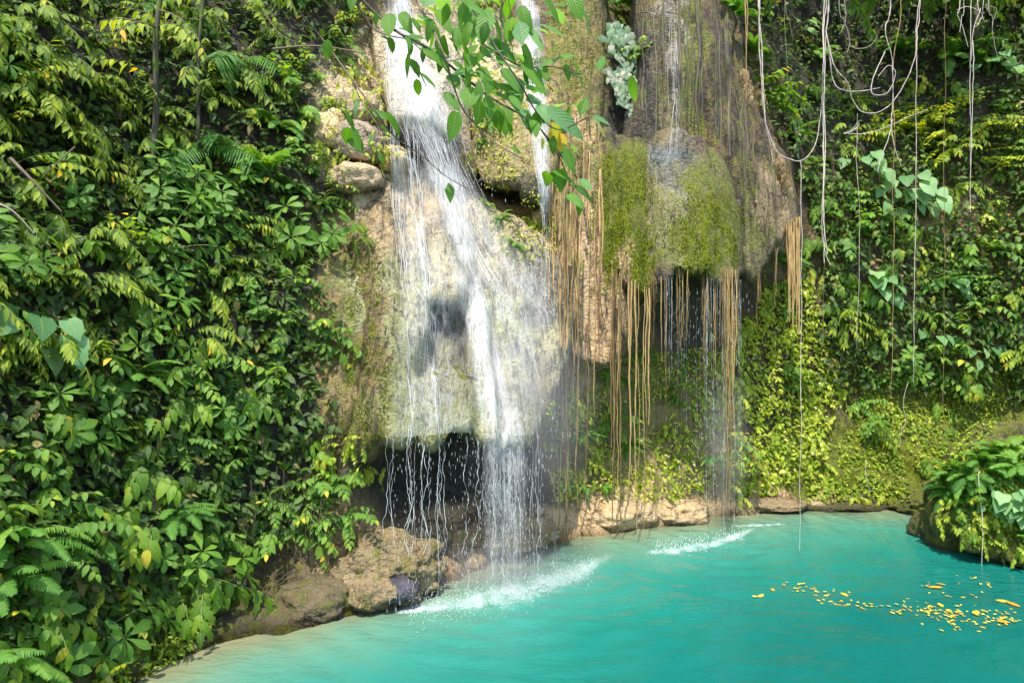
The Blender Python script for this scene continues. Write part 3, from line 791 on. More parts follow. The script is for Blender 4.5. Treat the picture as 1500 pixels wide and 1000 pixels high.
def veil(pts, q0, q1, nq, z1, dens_of, off=.05):
    """a thin continuous sheet of water over the rock between two guide offsets"""
    g = Geo()
    z0 = HC - (pts[0][1] - 500) / 1000 * 11.3
    lines = [run(guide(pts, q), z0, z1, off, dz=.06, seed=50 + i) for i, q in enumerate(np.linspace(q0, q1, nq))]
    m = min(len(l) for l in lines)
    V = np.array([l[:m] for l in lines])
    F = grid_faces(nq, m)
    A = np.zeros((nq, m, 3))
    for i in range(nq):
        e = 1 - abs(2 * i / (nq - 1) - 1) ** 2.2
        for j in range(m):
            py = 500 + (HC - V[i, j, 2]) / V[i, j, 1] * 1000
            A[i, j, 2] = e * dens_of(py)
    g.add(V.reshape(-1, 3), F, A.reshape(-1, 3))
    return g


fall = empty('waterfall', at(690, 640, 8.6))
tag(fall, 'main white waterfall pouring down the pale green tufa curtain into the pool', 'waterfall')
inv = Matrix.Translation(-fall.location)


def child(g, name, mat, root):
    for v in g.V: v -= np.array(root.location)
    return g.build(name, mat, root)


child(strands(GUIDES['cascade'], .0, 0), 'cascade', M['water'], fall)
for i, s in enumerate(GUIDES['stream']):
    child(strands([s], .0, 1000 + 100 * i), 'stream', M['water'], fall)
VG = GUIDES['cascade'][0][0]
child(veil([(574, -70, 18), (583, 10, 24), (592, 70, 30), (606, 130, 38), (630, 200, 50), (652, 260, 40), (688, 330, 54), (738, 420, 76), (746, 520, 64), (748, 640, 50)], -1, 1, 46, 1.8, lambda py: float(np.interp(py, [0, 60, 165, 188, 236, 262, 430, 640], [.36, .46, .42, .10, .08, .42, .38, .32]))), 'water_veil', M['veil'], fall)
child(veil([(576, -70, 12), (586, 10, 16), (598, 80, 26), (620, 160, 34), (646, 230, 28), (666, 300, 22), (684, 400, 24), (708, 520, 26), (740, 640, 34)], -1, 1, 24, .0, lambda py: float(np.interp(py, [0, 60, 170, 195, 235, 262, 400, 640, 760, 860], [.36, .46, .46, .16, .16, .5, .55, .6, .3, .14])), .09), 'water_veil', M['veil'], fall)

child(veil([(600, 262, 26), (618, 330, 36), (634, 440, 52), (640, 640, 74)], -1, 1, 26, 1.9, lambda py: .34), 'water_veil', M['veil'], fall)
# threads of drops that leave the lip of the curtain and fall past the hollow
g = Geo()
for i in range(36):
    px = random.choice([random.uniform(562, 790), random.gauss(735, 22), random.gauss(610, 22)])
    z = 1.95 + random.uniform(-.1, .1)
    x = (px - 750) / 1000 * 8.4
    y = front(x, 2.0) - .03
    x = (px - 750) / 1000 * y
    y = front(x, 2.0) - .03
    ph = random.uniform(0, 60); vy = random.uniform(.0, .22); vx = random.uniform(-.04, .04)
    P, rr = [], []
    zend = random.uniform(.0, .9) if random.random() < .7 else -.02
    r0 = random.uniform(.0012, .0032)
    while z > zend:
        t = math.sqrt(max(0, 2.05 - z) * 2 / 9.8)
        P.append((x + vx * t + .16 * noise.noise(Vector((ph, z * 3.2, 0))) * t + .02 * noise.noise(Vector((ph, z * 14, 4))), y - vy * t + .015 * noise.noise(Vector((ph, z * 3, 9))), z))
        b = noise.noise(Vector((ph, z * 6, 3)))
        rr.append(max(.0006, r0 * (.55 + 1.2 * b)))
        z -= .03
    if len(P) > 4: g.tube(P, np.array(rr), 4)
child(g, 'drip_threads', M['water'], fall)['kind'] = 'stuff'

second = empty('waterfall', at(785, 100, 11))
tag(second, 'thin second waterfall right of the main one, behind the leafy branch', 'waterfall')
child(strands([([(770, -20, 12), (777, 60, 14), (788, 160, 13), (797, 270, 8), (802, 340, 6)], 80, .0028)], 3.6, 3000), 'cascade', M['water'], second)
child(veil([(770, -20, 18), (777, 60, 20), (788, 160, 16), (800, 300, 10)], -1, 1, 12, 5.0, lambda py: .8), 'water_veil', M['veil'], second)
trick = empty('water_trickle', at(986, 80, 11.6))
tag(trick, 'faint trickle of water down the fluted pillar above the rock dome', 'waterfall')
child(strands([([(983, 0, 4), (987, 80, 5), (990, 150, 6), (985, 230, 8)], 16, .0018)], 5.9, 4000), 'cascade', M['water'], trick)
dripf = empty('water_trickle', at(1010, 500, 10.2))
tag(dripf, 'fine silver drips falling from the moss skirt of the rock dome', 'waterfall')
g = Geo()
for i in range(70):
    px = random.uniform(968, 1088) if i < 55 else random.uniform(690, 800)
    z = 3.95 if i < 55 else 5.1
    y = front((px - 750) / 1000 * 10.3, z) - .03
    ph = random.uniform(0, 60); x = (px - 750) / 1000 * y
    P, rr = [], []
    zend = z - random.uniform(.5, 1.6) if i < 40 or i >= 55 else .0
    while z > zend:
        P.append((x + .01 * noise.noise(Vector((ph, z * 2, 0))), y, z)); rr.append(max(.0005, random.uniform(.0012, .0028) * (.5 + 1.2 * noise.noise(Vector((ph, z * 5, 3)))))); z -= .04
    if len(P) > 4: g.tube(P, np.array(rr), 3)
child(g, 'drip_threads', M['water'], dripf)['kind'] = 'stuff'


def drop(g, p, r, st):
    x, y, z = p
    g.tube([(x, y, z + st), (x, y, z + .4 * st), (x, y, z - .5 * st), (x, y, z - st)], np.array([.2 * r, r, r, .2 * r]), 4)


g = Geo()
for i in range(2000):
    k = random.random()
    if k < .34:
        px = random.gauss(745, 38); y = random.gauss(8.45, .25); py = random.uniform(560, 850)
    elif k < .6:
        px = random.uniform(575, 800); y = 7.75 + (px - 570) / 230 * 1.0 + random.gauss(0, .15); py = random.uniform(640, 880)
    elif k < .8:
        px = random.gauss(655, 34); y = random.gauss(9.2, .2); py = random.uniform(60, 300)
    else:
        px = random.gauss(1040, 36); y = random.gauss(10.4, .2); py = random.uniform(420, 770)
    p = at(px, py, y)
    if p.z < .02: continue
    if front(p.x, p.z) < p.y + .02: p.y = front(p.x, p.z) - random.uniform(.03, .2)
    drop(g, p, random.uniform(.0008, .0022), random.uniform(.008, .035))
# splashes leaping off the water
for i in range(1600):
    t = random.random()
    px = 600 + 270 * t; y0 = 1000 * HC / (np.interp(px, [600, 700, 870], [893, 875, 832]) - 500) + random.gauss(0, .3)
    p = Vector(((px - 750) / 1000 * y0, y0, abs(random.gauss(0, .09))))
    drop(g, p, random.uniform(.0012, .0042), random.uniform(.002, .007))
for i in range(500):
    px = random.uniform(960, 1090); y0 = 1000 * HC / (np.interp(px, [960, 1030, 1150], [806, 800, 770]) - 500) + random.gauss(0, .15)
    drop(g, ((px - 750) / 1000 * y0, y0, abs(random.gauss(0, .07))), random.uniform(.002, .006), .006)
tag(g.build('spray_droplets', M['water']), 'flying white droplets of spray around the falls', 'spray', kind='stuff')


m, nt, out = new_mat('mist_air')
tc = nd(nt, 'ShaderNodeTexCoord'); gr = nd(nt, 'ShaderNodeTexGradient', gradient_type='SPHERICAL'); nt.links.new(tc.outputs['Object'], gr.inputs[0])
pv = nd(nt, 'ShaderNodeVolumePrincipled', inp={'Anisotropy': .25, 'Color': (.98, .98, .98, 1)})
nt.links.new(math_n(nt, 'MULTIPLY', math_n(nt, 'POWER', gr.outputs[1], 1.4), 1.15), pv.inputs['Density'])
nt.links.new(pv.outputs[0], out.inputs['Volume'])
M['mist'] = m
for (px, py, Y, r3, lab) in ((772, 600, 8.75, (1.05, .6, 1.75), 'soft white mist drifting along the right side of the main waterfall'), (735, 850, 8.5, (1.5, .8, .55), 'low white mist over the splash streak'), (1062, 640, 10.7, (.45, .4, 1.5), 'faint mist along the misty roots under the rock dome')):
    V_i, F_i = ico(4)
    me = bpy.data.meshes.new('mist')
    me.from_pydata(V_i.tolist(), [], F_i)
    me.materials.append(M['mist'])
    o = bpy.data.objects.new('mist', me); COL.objects.link(o)
    o.location = at(px, py, Y); o.scale = r3
    tag(o, lab, 'mist', kind='stuff')


def foam(name, segs, label, dens):
    """froth floating where the falls strike: a sheet a few millimetres above the pool"""
    g = Geo()
    for pts in segs:
        n, mrow = 70, 16
        u = np.linspace(0, 1, n)
        c = poly(pts, u)
        V = np.zeros((n, mrow, 3)); A = np.zeros((n, mrow, 3))
        for i in range(n):
            for j, s in enumerate(np.linspace(-1, 1, mrow)):
                py = c[i, 1] + s * c[i, 2]
                y = 1000 * HC / (py - 500)
                V[i, j] = ((c[i, 0] - 750) / 1000 * y, y, .022 + .02 * math.exp(-s * s * 6) * noise.noise(Vector((i * .3, j * .4, 1))))
                e = math.exp(-s * s * 4.5) if s > 0 else math.exp(-s * s * 7)
                A[i, j, 2] = e * min(1, 8 * u[i]) * min(1, 8 * (1 - u[i])) * (.7 + .6 * noise.noise(Vector((i * .11, 4, 4)))) * dens
        g.add(V.reshape(-1, 3), grid_faces(n, mrow), A.reshape(-1, 3))
    o = g.build(name, M['froth'])
    tag(o, label, 'foam', kind='stuff')


def froth_mat():
    m, nt, out = new_mat('froth')
    L = nt.links.new
    g = nd(nt, 'ShaderNodeNewGeometry')
    a = nd(nt, 'ShaderNodeAttribute', attribute_name='lf'); s = nd(nt, 'ShaderNodeSeparateXYZ'); L(a.outputs['Vector'], s.inputs[0])
    mp = nd(nt, 'ShaderNodeMapping', inp={'Scale': (1, .55, 1)}); L(g.outputs['Position'], mp.inputs[0])
    n1 = noise_n(nt, mp.outputs[0], 5, 8, .72, .8); n2 = noise_n(nt, mp.outputs[0], 60, 3, .7)
    v = math_n(nt, 'ADD', math_n(nt, 'MULTIPLY', n1, .85), math_n(nt, 'MULTIPLY', n2, .55))
    v = math_n(nt, 'SUBTRACT', math_n(nt, 'ADD', v, math_n(nt, 'MULTIPLY', s.outputs[2], .42)), .78)
    al = math_n(nt, 'MULTIPLY', math_n(nt, 'MULTIPLY', v, 1.0, clamp=True), math_n(nt, 'MULTIPLY', s.outputs[2], 2.2, clamp=True), clamp=True)
    b = nd(nt, 'ShaderNodeBsdfDiffuse'); b.inputs[0].default_value = (.8, .88, .88, 1)
    tp = nd(nt, 'ShaderNodeBsdfTransparent')
    mx = nd(nt, 'ShaderNodeMixShader'); L(al, mx.inputs[0]); L(tp.outputs[0], mx.inputs[1]); L(b.outputs[0], mx.inputs[2]); L(mx.outputs[0], out.inputs[0])
    return m


M['froth'] = froth_mat()
foam('splash_foam', [[(570, 900, 10), (620, 892, 20), (700, 880, 40), (770, 866, 48), (840, 842, 40), (905, 812, 14)], [(575, 900, 5), (610, 896, 7), (650, 892, 9), (690, 886, 8)]], 'long streak of white splash foam under the main waterfall', 1.0)
foam('splash_foam', [[(935, 812, 5), (990, 808, 12), (1040, 800, 15), (1085, 784, 12), (1110, 774, 4)], [(1070, 772, 3), (1110, 771, 5), (1155, 769, 3)]], 'white foam patch where drips from the rock dome strike the pool', 1.1)

# ------------------------------------------------------------------ hanging roots and vines
ROOTG = 'roots hanging in front of the rock'


def root_mesh(px0, py0, Y, py1, r, strandsn=1, sway=1., hairs=0, top_on_rock=False, Yend=None):
    g = Geo()
    r0_ = r
    for k in range(strandsn):
        r = r0_ * random.uniform(.5, 1.2) if strandsn > 1 else r0_
        P, rr = [], []
        ph = random.uniform(0, 99)
        n = max(10, int((py1 - py0) / 9))
        ox = random.gauss(0, r * 1.3) if strandsn > 1 else 0
        oy = random.gauss(0, r * 1.0) if strandsn > 1 else 0
        ee = py1 - (random.uniform(0, .55) * (py1 - py0) if k else 0)
        for t in np.linspace(0, 1, n):
            yy = Y
            p = at(px0, py0 + k * 1.7 + (ee - py0 - k * 1.7) * t, yy)
            p.x += ox + sway * (.05 * noise.noise(Vector((ph, p.z * .7, 0))) + .018 * noise.noise(Vector((ph, p.z * 3.1, 3))) + .008 * noise.noise(Vector((ph, p.z * 9, 3))))
            p.y += oy + sway * .03 * noise.noise(Vector((ph, p.z * .7, 8)))
            if top_on_rock and t < .5: p.y = min(p.y, front(p.x, p.z) - r * .6)
            P.append(p)
            rr.append(.72 * r / (1 if strandsn == 1 else 1.5) * (1 - .6 * t ** 1.8) * (1 + .35 * noise.noise(Vector((ph, p.z * 3, 5)))))
        g.tube(P, np.array(rr), 5)
        if hairs:
            for _ in range(hairs):
                q = P[random.randrange(n // 3, n)]
                g.tube([q, q + Vector((random.gauss(0, .03), random.gauss(0, .03), -.07)), q + Vector((random.gauss(0, .05), 0, -.2))], np.array([.0025, .002, .001]), 3)
    return g


def add_root(label, *a, name='hanging_root', mat='root', group=ROOTG, **k):
    o = root_mesh(*a, **k).build(name, M[mat])
    tag(o, label, 'root', group)


add_root('thick pair of brown roots reaching the pool at the right edge of the main waterfall', 830, 250, 9.95, 790, .042, strandsn=4, top_on_rock=True)
add_root('brown root ending above the rock just right of the thick pair by the waterfall', 842, 270, 10.05, 745, .03, strandsn=3, top_on_rock=True)
add_root('single brown root hanging from the tan bulge to just above the shore rock', 861, 480, 10.2, 731, .024, strandsn=2)
add_root('short frayed root beneath the tip of the tan bulge', 872, 520, 10.3, 610, .016)
for (px, py0, Y, py1, r, n, lab) in [
    (903, 400, 10.2, 782, .036, 4, 'thickest brown root bundle below the green moss curtain, touching the shore'),
    (910, 400, 10.35, 760, .022, 2, 'brown root close behind the thickest bundle under the moss curtain'),
    (897, 390, 10.35, 640, .02, 2, 'shorter brown root left of the thickest bundle under the moss curtain'),
    (928, 410, 10.15, 782, .030, 3, 'reddish brown root bundle second from the left under the moss curtain'),
    (934, 415, 10.3, 690, .018, 2, 'thin root ending midway beside the reddish brown bundle'),
    (945, 420, 10.0, 806, .028, 3, 'longest brown root dipping its tip in the pool below the moss curtain'),
    (951, 425, 10.15, 660, .022, 2, 'brown root ending above the tan rock, right of the longest root'),
    (975, 405, 10.1, 600, .018, 2, 'pale brown root hanging from the left end of the dome skirt'),
    (969, 405, 10.2, 530, .014, 1, 'short pale root at the left end of the dome skirt'),
]:
    add_root(lab, px, py0, Y, py1, r, strandsn=n)
for px, py1, r in [(989, 510, .010), (1003, 490, .012), (1010, 505, .009), (1031, 545, .02), (1037, 520, .014), (1049, 540, .014), (1055, 560, .012), (1061, 620, .016), (1066, 700, .018), (1071, 660, .016), (1076, 600, .012), (1081, 520, .010), (918, 520, .012), (957, 560, .012), (962, 500, .012), (995, 470, .008), (1043, 500, .010), (1058, 690, .012), (1069, 735, .013)]:
    add_root('thin tan root in the fringe under the rock dome and moss curtain', px + random.gauss(0, 3), 392, 10.25 + random.uniform(-.1, .15), py1 + random.gauss(0, 22), r * .85, strandsn=3 if r > .011 else 2, hairs=2)
add_root('broad tan root mat hanging right of the rock dome', 1162, 318, 11.75, 490, .046, strandsn=16, sway=.6)
add_root('short brown roots hanging left of the broad tan root mat', 1137, 360, 11.5, 450, .02, strandsn=3)
add_root('brown root hanging by drips at the right end of the dome skirt', 1110, 400, 11.2, 475, .022, strandsn=3)
# roots that cling to the ochre face
for i in range(34):
    px = random.uniform(800, 888); py0 = random.uniform(170, 330)
    n = random.randint(14, 34)
    Y0 = 9.8
    P = []
    ph = random.uniform(0, 99)
    py1 = py0 + random.uniform(90, 260)
    for t in np.linspace(0, 1, n):
        p = at(px + 4 * noise.noise(Vector((ph, t * 3, 0))), py0 + (py1 - py0) * t, 10.6)
        y = front(p.x, p.z); p = at(px + 4 * noise.noise(Vector((ph, t * 3, 0))), py0 + (py1 - py0) * t, min(y, 11.2))
        p.y = min(front(p.x, p.z), 11.3) - .012
        P.append(p)
    for a in range(1, n): P[a].y = min(P[a].y, P[a - 1].y + .03)
    g = Geo(); g.tube(P, np.linspace(1, .5, n) * random.uniform(.006, .016), 5)
    tag(g.build('hanging_root', M['root']), 'thin root clinging down the ochre rock between waterfall and moss curtain', 'root', 'roots clinging to the ochre rock')


M['dark_root'] = bark_mat('dark_root', (.018, .014, .009), (.085, .062, .035), .8, 26, .6)
for i in range(32):     # root-like tubes added as dark flutes on the pillar and the flank
    if i < 26: px = random.uniform(932, 1078); py0 = random.uniform(-60, 60); py1 = random.uniform(150, 225) + max(0, px - 1040) * 1.2
    else: px = random.uniform(1085, 1140); py0 = random.uniform(130, 220) + (px - 1085); py1 = py0 + random.uniform(80, 170)
    n = 26; ph = random.uniform(0, 99); P = []
    for t in np.linspace(0, 1, n):
        p = at(px + 5 * noise.noise(Vector((ph, t * 3, 0))), py0 + (py1 - py0) * t, 11.6)
        y = min(front(p.x, p.z), 12.6); p = at(px + 5 * noise.noise(Vector((ph, t * 3, 0))), py0 + (py1 - py0) * t, y); p.y = min(front(p.x, p.z), 12.7) - .004
        P.append(p)
    for a in range(1, n): P[a].y = min(P[a].y, P[a - 1].y + .04)
    g = Geo(); g.tube(P, random.uniform(.010, .03) * np.array([.5 + .5 * math.sin(3.1 * j / (n - 1)) + .25 * noise.noise(Vector((ph, j * .5, 1))) for j in range(n)]), 6)
    tag(g.build('dark_flute', M['dark_root']), 'dark mossy flute added on the fluted rock above or right of the rock dome', 'root', 'dark flutes added on the fluted rock')
for i in range(16):
    px = random.uniform(340, 500); py0 = 700 + random.uniform(0, 70); p, nn = hit(px, py0)
    Y = p.y - .25; ln = random.uniform(40, 110)
    o = root_mesh(px, py0 - 20, Y, min(py0 + ln, 850 - (px - 340) * .1), .006, strandsn=1, sway=1.6).build('hanging_rootlet', M['dark_root'])
    tag(o, 'thin dark rootlet hanging beneath the leaves of the left bank', 'root', 'rootlets under the left bank')


def spline(pts, n=60):
    pts = [Vector(p) for p in pts]
    o = []
    k = len(pts)
    for t in np.linspace(0, k - 1 - 1e-6, n):
        i = int(t); f = t - i
        p0 = pts[max(i - 1, 0)]; p1 = pts[i]; p2 = pts[i + 1]; p3 = pts[min(i + 2, k - 1)]
        o.append(.5 * ((2 * p1) + (p2 - p0) * f + (2 * p0 - 5 * p1 + 4 * p2 - p3) * f * f + (3 * p1 - p0 - 3 * p2 + p3) * f ** 3))
    return o


VING = 'vines hanging in front of the right wall'


def vine(label, lines, Y, r, mat='vine', name='hanging_vine', leaves=None):
    g = Geo()
    for ln in lines:
        ph = random.uniform(0, 99)
        yy = Y + random.uniform(-.06, .06)
        L = [Vector(at(p[0], p[1], yy)) for p in ln]
        ext = (L[0] - L[1]); 
        if ln[0][1] <= 0: L.insert(0, L[0] + Vector((ext.x * .1, 0, 2.0)))
        P = spline(L, max(16, int(len(L) * 16)))
        for p in P:
            p += Vector((.02 * noise.noise(Vector((ph, p.z * 1.7, 0))) + .008 * noise.noise(Vector((ph, p.z * 9, 0))), .05 * noise.noise(Vector((ph, p.z * 1.3, 7))), 0))
        rr = np.array([.44 * r * (1.1 - .45 * i / len(P)) * (1 + .3 * noise.noise(Vector((ph, i * .35, 2)))) for i in range(len(P))])
        g.tube(P, rr, 6)
    o = g.build(name, M[mat])
    tag(o, label, 'vine', VING)
    return o


V_ = [
    ('straight thick tan vine beside the rock dome at the top', [[(1092, -5), (1092, 70), (1092, 146)], [(1095, -5), (1094, 60), (1093, 120)]], 9.6, .020, 'root'),
    ('pale vine sagging in a deep loop from upper left to the long cord', [[(1112, -5), (1115, 60), (1118, 112), (1122, 180), (1138, 222), (1158, 234), (1172, 236), (1186, 226), (1196, 205), (1204, 150), (1207, 54)], [(1110, -5), (1114, 110), (1121, 180), (1130, 214), (1134, 238)]], 9.3, .020, 'vine'),
    ('thin greenish vine left of the long pale cord', [[(1149, -5), (1151, 70), (1153, 140)], [(1150, -5), (1156, 30), (1161, 60)]], 9.8, .010, 'stem'),
    ('hair thin pale root hanging from the loop down to the pool', [[(1173, 236), (1174, 400), (1173, 600), (1172, 806)]], 9.35, .009, 'vine'),
    ('long thick pale cord with frayed brown end at mid height', [[(1208, -5), (1206, 50), (1207, 150), (1207, 260), (1207, 385)], [(1211, -5), (1207, 60), (1208, 200), (1206, 320), (1212, 372)], [(1213, -5), (1209, 58), (1205, 240), (1207, 350), (1218, 388)]], 9.2, .015, 'vine'),
    ('thin cord trailing below the frayed end of the long pale cord', [[(1207, 380), (1206, 470), (1204, 548)]], 9.2, .006, 'root'),
    ('pale vine dipping from the long cord in a wide bowl shaped loop', [[(1216, -5), (1210, 54), (1220, 100), (1239, 122), (1249, 148), (1264, 164), (1290, 163), (1314, 140), (1335, 92), (1340, 58), (1350, -5)], [(1213, 60), (1222, 118), (1238, 132), (1262, 133), (1290, 128)]], 8.9, .017, 'vine'),
    ('curling vine tip with a side twig under the top edge', [[(1228, -5), (1236, 30), (1243, 45), (1246, 62), (1242, 77)], [(1241, 40), (1249, 66), (1265, 70), (1280, 64), (1287, 51)], [(1238, -5), (1240, 18), (1238, 35), (1231, 50)]], 8.6, .014, 'vine'),
    ('knotted pale vine with hooked loop and split lower end', [[(1304, -5), (1296, 40), (1300, 62), (1309, 90), (1310, 130), (1306, 180), (1312, 218), (1320, 243)], [(1296, 76), (1282, 110), (1278, 134), (1290, 139), (1304, 133), (1313, 108), (1302, 96), (1288, 112)], [(1306, 175), (1300, 205), (1290, 232), (1286, 252)], [(1238, 195), (1252, 190), (1262, 180)]], 8.8, .015, 'vine'),
    ('long straight vine turning rusty at its low tip, behind the knotted one', [[(1319, -5), (1311, 81), (1308, 200), (1310, 330), (1308, 450), (1305, 582)]], 9.1, .011, 'root'),
    ('thin cord hanging under the bowl shaped loop', [[(1256, 166), (1257, 260), (1258, 360), (1256, 510)], [(1256, 180), (1248, 190), (1238, 195)]], 8.95, .008, 'vine'),
    ('long vine wrapped in green leaves at its top', [[(1351, -5), (1343, 50), (1340, 90), (1342, 200), (1341, 330), (1340, 450), (1338, 560)]], 8.9, .013, 'vine'),
    ('thin straight brown vine reaching down past the rock overhang', [[(1385, -5), (1384, 150), (1383, 330), (1384, 450), (1382, 600)]], 9.3, .009, 'root'),
    ('tangled pale rootlets with a straight tail near the right edge', [[(1420, -5), (1421, 60), (1421, 130), (1420, 220), (1420, 312)], [(1405, -5), (1402, 20), (1410, 40), (1418, 70)], [(1430, -5), (1434, 15), (1424, 45), (1421, 90)], [(1440, -5), (1436, 30), (1428, 40)], [(1402, 15), (1418, 10), (1436, 18), (1442, 32)], [(1412, -5), (1408, 26), (1405, 48)], [(1424, 60), (1424, 160), (1422, 260)]], 8.8, .010, 'vine'),
    ('short hooked vine at the top right corner', [[(1450, -5), (1455, 22), (1456, 50), (1461, 82)], [(1447, -5), (1444, 8), (1458, 14), (1455, 30)]], 8.6, .012, 'vine'),
    ('pale cord hanging straight in front of the grey rock dome', [[(982, -5), (978, 150), (977, 300), (976, 500)]], 9.2, .009, 'vine'),
    ('weathered cord ending in a knot beside the fern covered boulder', [[(1436, 690), (1438, 740), (1437, 800), (1438, 829)]], 9.15, .012, 'vine'),
    ('crooked white rootlet on the mossy right wall', [[(1330, 560), (1324, 590), (1327, 615), (1320, 632), (1316, 652)]], 12.0, .012, 'vine'),
    ('white rootlet curving on the low moss bank', [[(1269, 672), (1268, 695), (1274, 715), (1281, 720)]], 11.9, .010, 'vine'),
    ('pale twig crossing the right wall beside the golden leaves', [[(1236, 195), (1266, 196), (1300, 186), (1330, 172), (1360, 160)]], 9.9, .010, 'vine'),
]
for v in V_: vine(*v)

# ------------------------------------------------------------------ plants: prototypes grow towards -Y from the rock
UP = Vector((0, 0, 1))


def rv(s=1.0):
    return Vector((random.gauss(0, s), random.gauss(0, s), random.gauss(0, s)))


def stem_line(p0, d0, L, grav, n=9, wig=.06):
    P = [Vector(p0)]; d = Vector(d0).normalized()
    for i in range(n):
        d = (d + Vector((0, 0, -grav)) / n + rv(wig / 2)).normalized()
        P.append(P[-1] + d * (L / n))
    return P


def spray(lv, st, p0, d0, L, grav, lL, lW, sp, shape, t0=.2, r=.006, tint=(.5, .2), droop=.35, down=.45, ang=.9, fold=.25, start=.18):
    P = stem_line(p0, d0, L, grav)
    st.tube(P, np.linspace(r, r * .35, len(P)), 5)
    n = int(L / sp); side = 1
    for i in range(n + 1):
        f = start + (1 - start) * i / max(n, 1)
        x = f * (len(P) - 1); a = min(int(x), len(P) - 2)
        p = P[a].lerp(P[a + 1], x - a); T = (P[a + 1] - P[a]).normalized()
        S = T.cross(UP)
        if S.length < .1: S = Vector((1, 0, 0))
        S.normalize()
        N = S.cross(T).normalized()
        d = T * math.cos(ang) + S * side * math.sin(ang) + Vector((0, 0, -down)) + rv(.13)
        if i == n: d = T + Vector((0, 0, -down * .6))
        nn = N + Vector((0, -.25, .35)) + rv(.22)
        k = random.uniform(.7, 1.12) * (1 - .3 * max(0, f - .75) / .25)
        ti = random.gauss(*tint) + .22 * (f - .6)
        if random.random() < .012: ti = 1
        lv.append((p, d, nn, lL * k, lW * k, droop * random.uniform(.5, 1.5), fold * random.uniform(.3, 1.4), shape, min(1, max(0, ti))))
        side = -side


def rosette(lv, p, axis, n, lL, lW, shape, open_=.9, tint=(.5, .2), droop=.4):
    axis = Vector(axis).normalized()
    a = axis.orthogonal().normalized(); b = axis.cross(a)
    o = random.uniform(0, 6)
    for i in range(n):
        th = o + 6.283 * i / n + random.gauss(0, .15)
        q = random.uniform(open_ * .7, open_ * 1.2)
        out = a * math.cos(th) + b * math.sin(th)
        d = axis * math.cos(q) + out * math.sin(q) + Vector((0, 0, -.15))
        k = random.uniform(.65, 1.1)
        lv.append((p + d * .02, d, axis * math.sin(q) - out * math.cos(q) + rv(.12), lL * k, lW * k, droop * random.uniform(.5, 1.4), random.uniform(.05, .35), shape, min(1, max(0, random.gauss(*tint)))))


def frond(lv, st, p0, d0, L, grav, w, n=26, tint=(.5, .15), r=.005):
    P = stem_line(p0, d0, L, grav, 12, .03)
    st.tube(P, np.linspace(r, .0012, len(P)), 4)
    t_ = random.gauss(*tint)
    for i in range(n):
        f = .14 + .86 * i / n
        x = f * (len(P) - 1); a = min(int(x), len(P) - 2)
        p = P[a].lerp(P[a + 1], x - a); T = (P[a + 1] - P[a]).normalized()
        S = T.cross(UP); S = S.normalized() if S.length > .1 else Vector((1, 0, 0))
        N = S.cross(T)
        ll = w * (math.sin(math.pi * min(1, (f - .05) * .72 + .28)) ** .8) * random.uniform(.9, 1.08) + .006
        for s in (-1, 1):
            d = S * s + T * .42 + Vector((0, 0, -.16)) + rv(.05)
            lv.append((p, d, N + rv(.07), ll, L / n * .44, .25, .1, 'pinna', min(1, max(0, t_ + random.gauss(0, .06)))))


def finish(kind, lv, st, mat, stemmat='stem', foliage='foliage'):
    root = empty(kind)
    g = Geo(); g.leaves(lv)
    g.build(foliage, M[mat], root)
    if st is not None and st.n: st.build('stem', M[stemmat], root)
    return root


def k_narrow():
    lv, st = [], Geo()
    for i in range(random.randint(7, 10)):
        d = Vector((random.uniform(-.8, .8), random.uniform(-1, -.35), random.uniform(.1, 1.0)))
        spray(lv, st, rv(.10), d, random.uniform(.55, 1.1), random.uniform(.9, 1.9), .185, .031, .052, 'lance', tint=(.42, .17), droop=.3, down=.5, ang=.8)
    return finish('narrow_leaf_shrub', lv, st, 'narrow')


def k_broad():
    lv, st = [], Geo()
    for i in range(random.randint(5, 7)):
        d = Vector((random.uniform(-.8, .8), random.uniform(-1, -.3), random.uniform(.1, 1.2)))
        P = stem_line(rv(.08), d, random.uniform(.35, .75), .5)
        st.tube(P, np.linspace(.009, .005, len(P)), 5)
        ax = (P[-1] - P[-2]).normalized() + Vector((0, -.35, .7))
        rosette(lv, P[-1], ax, random.randint(5, 8), .225, .050, 'obov', 1.15, (.45, .17), .35)
        rosette(lv, P[-4], ax, random.randint(3, 5), .20, .046, 'obov', 1.35, (.3, .14), .45)
        if random.random() < .5: rosette(lv, P[-7], ax, 4, .2, .05, 'obov', 1.4, (.25, .14), .5)
    return finish('whorled_shrub', lv, st, 'broad')


def k_lobed():
    lv, st = [], Geo()
    for i in range(random.randint(5, 7)):
        d = Vector((random.uniform(-.9, .9), random.uniform(-1, -.35), random.uniform(-.1, .8)))
        spray(lv, st, rv(.09), d, random.uniform(.4, .8), random.uniform(1.2, 2.2), .235, .062, .085, random.choice(['lobed', 'ovate', 'lobed']), tint=(.45, .18), droop=.5, down=.75, ang=.95, r=.007, fold=.35)
    return finish('drooping_leaf_shrub', lv, st, 'lobed')


def k_ovate():
    lv, st = [], Geo()
    for i in range(random.randint(6, 9)):
        d = Vector((random.uniform(-.9, .9), random.uniform(-1, -.35), random.uniform(-.1, .9)))
        spray(lv, st, rv(.10), d, random.uniform(.4, .85), random.uniform(.6, 1.7), .165, .044, .062, 'ovate', tint=(.5, .18), droop=.3, down=.35, ang=1.05, r=.006)
    return finish('oval_leaf_shrub', lv, st, 'broad')


def k_fern():
    lv, st = [], Geo()
    for i in range(random.randint(8, 11)):
        a = random.uniform(-1.5, 1.5)
        d = Vector((math.sin(a) * .8, -math.cos(a) * .7 - .15, random.uniform(.35, 1.0)))
        frond(lv, st, rv(.03), d, random.uniform(.45, .8), random.uniform(1.0, 1.9), .105)
    return finish('fern', lv, st, 'fern', foliage='frond_blades')


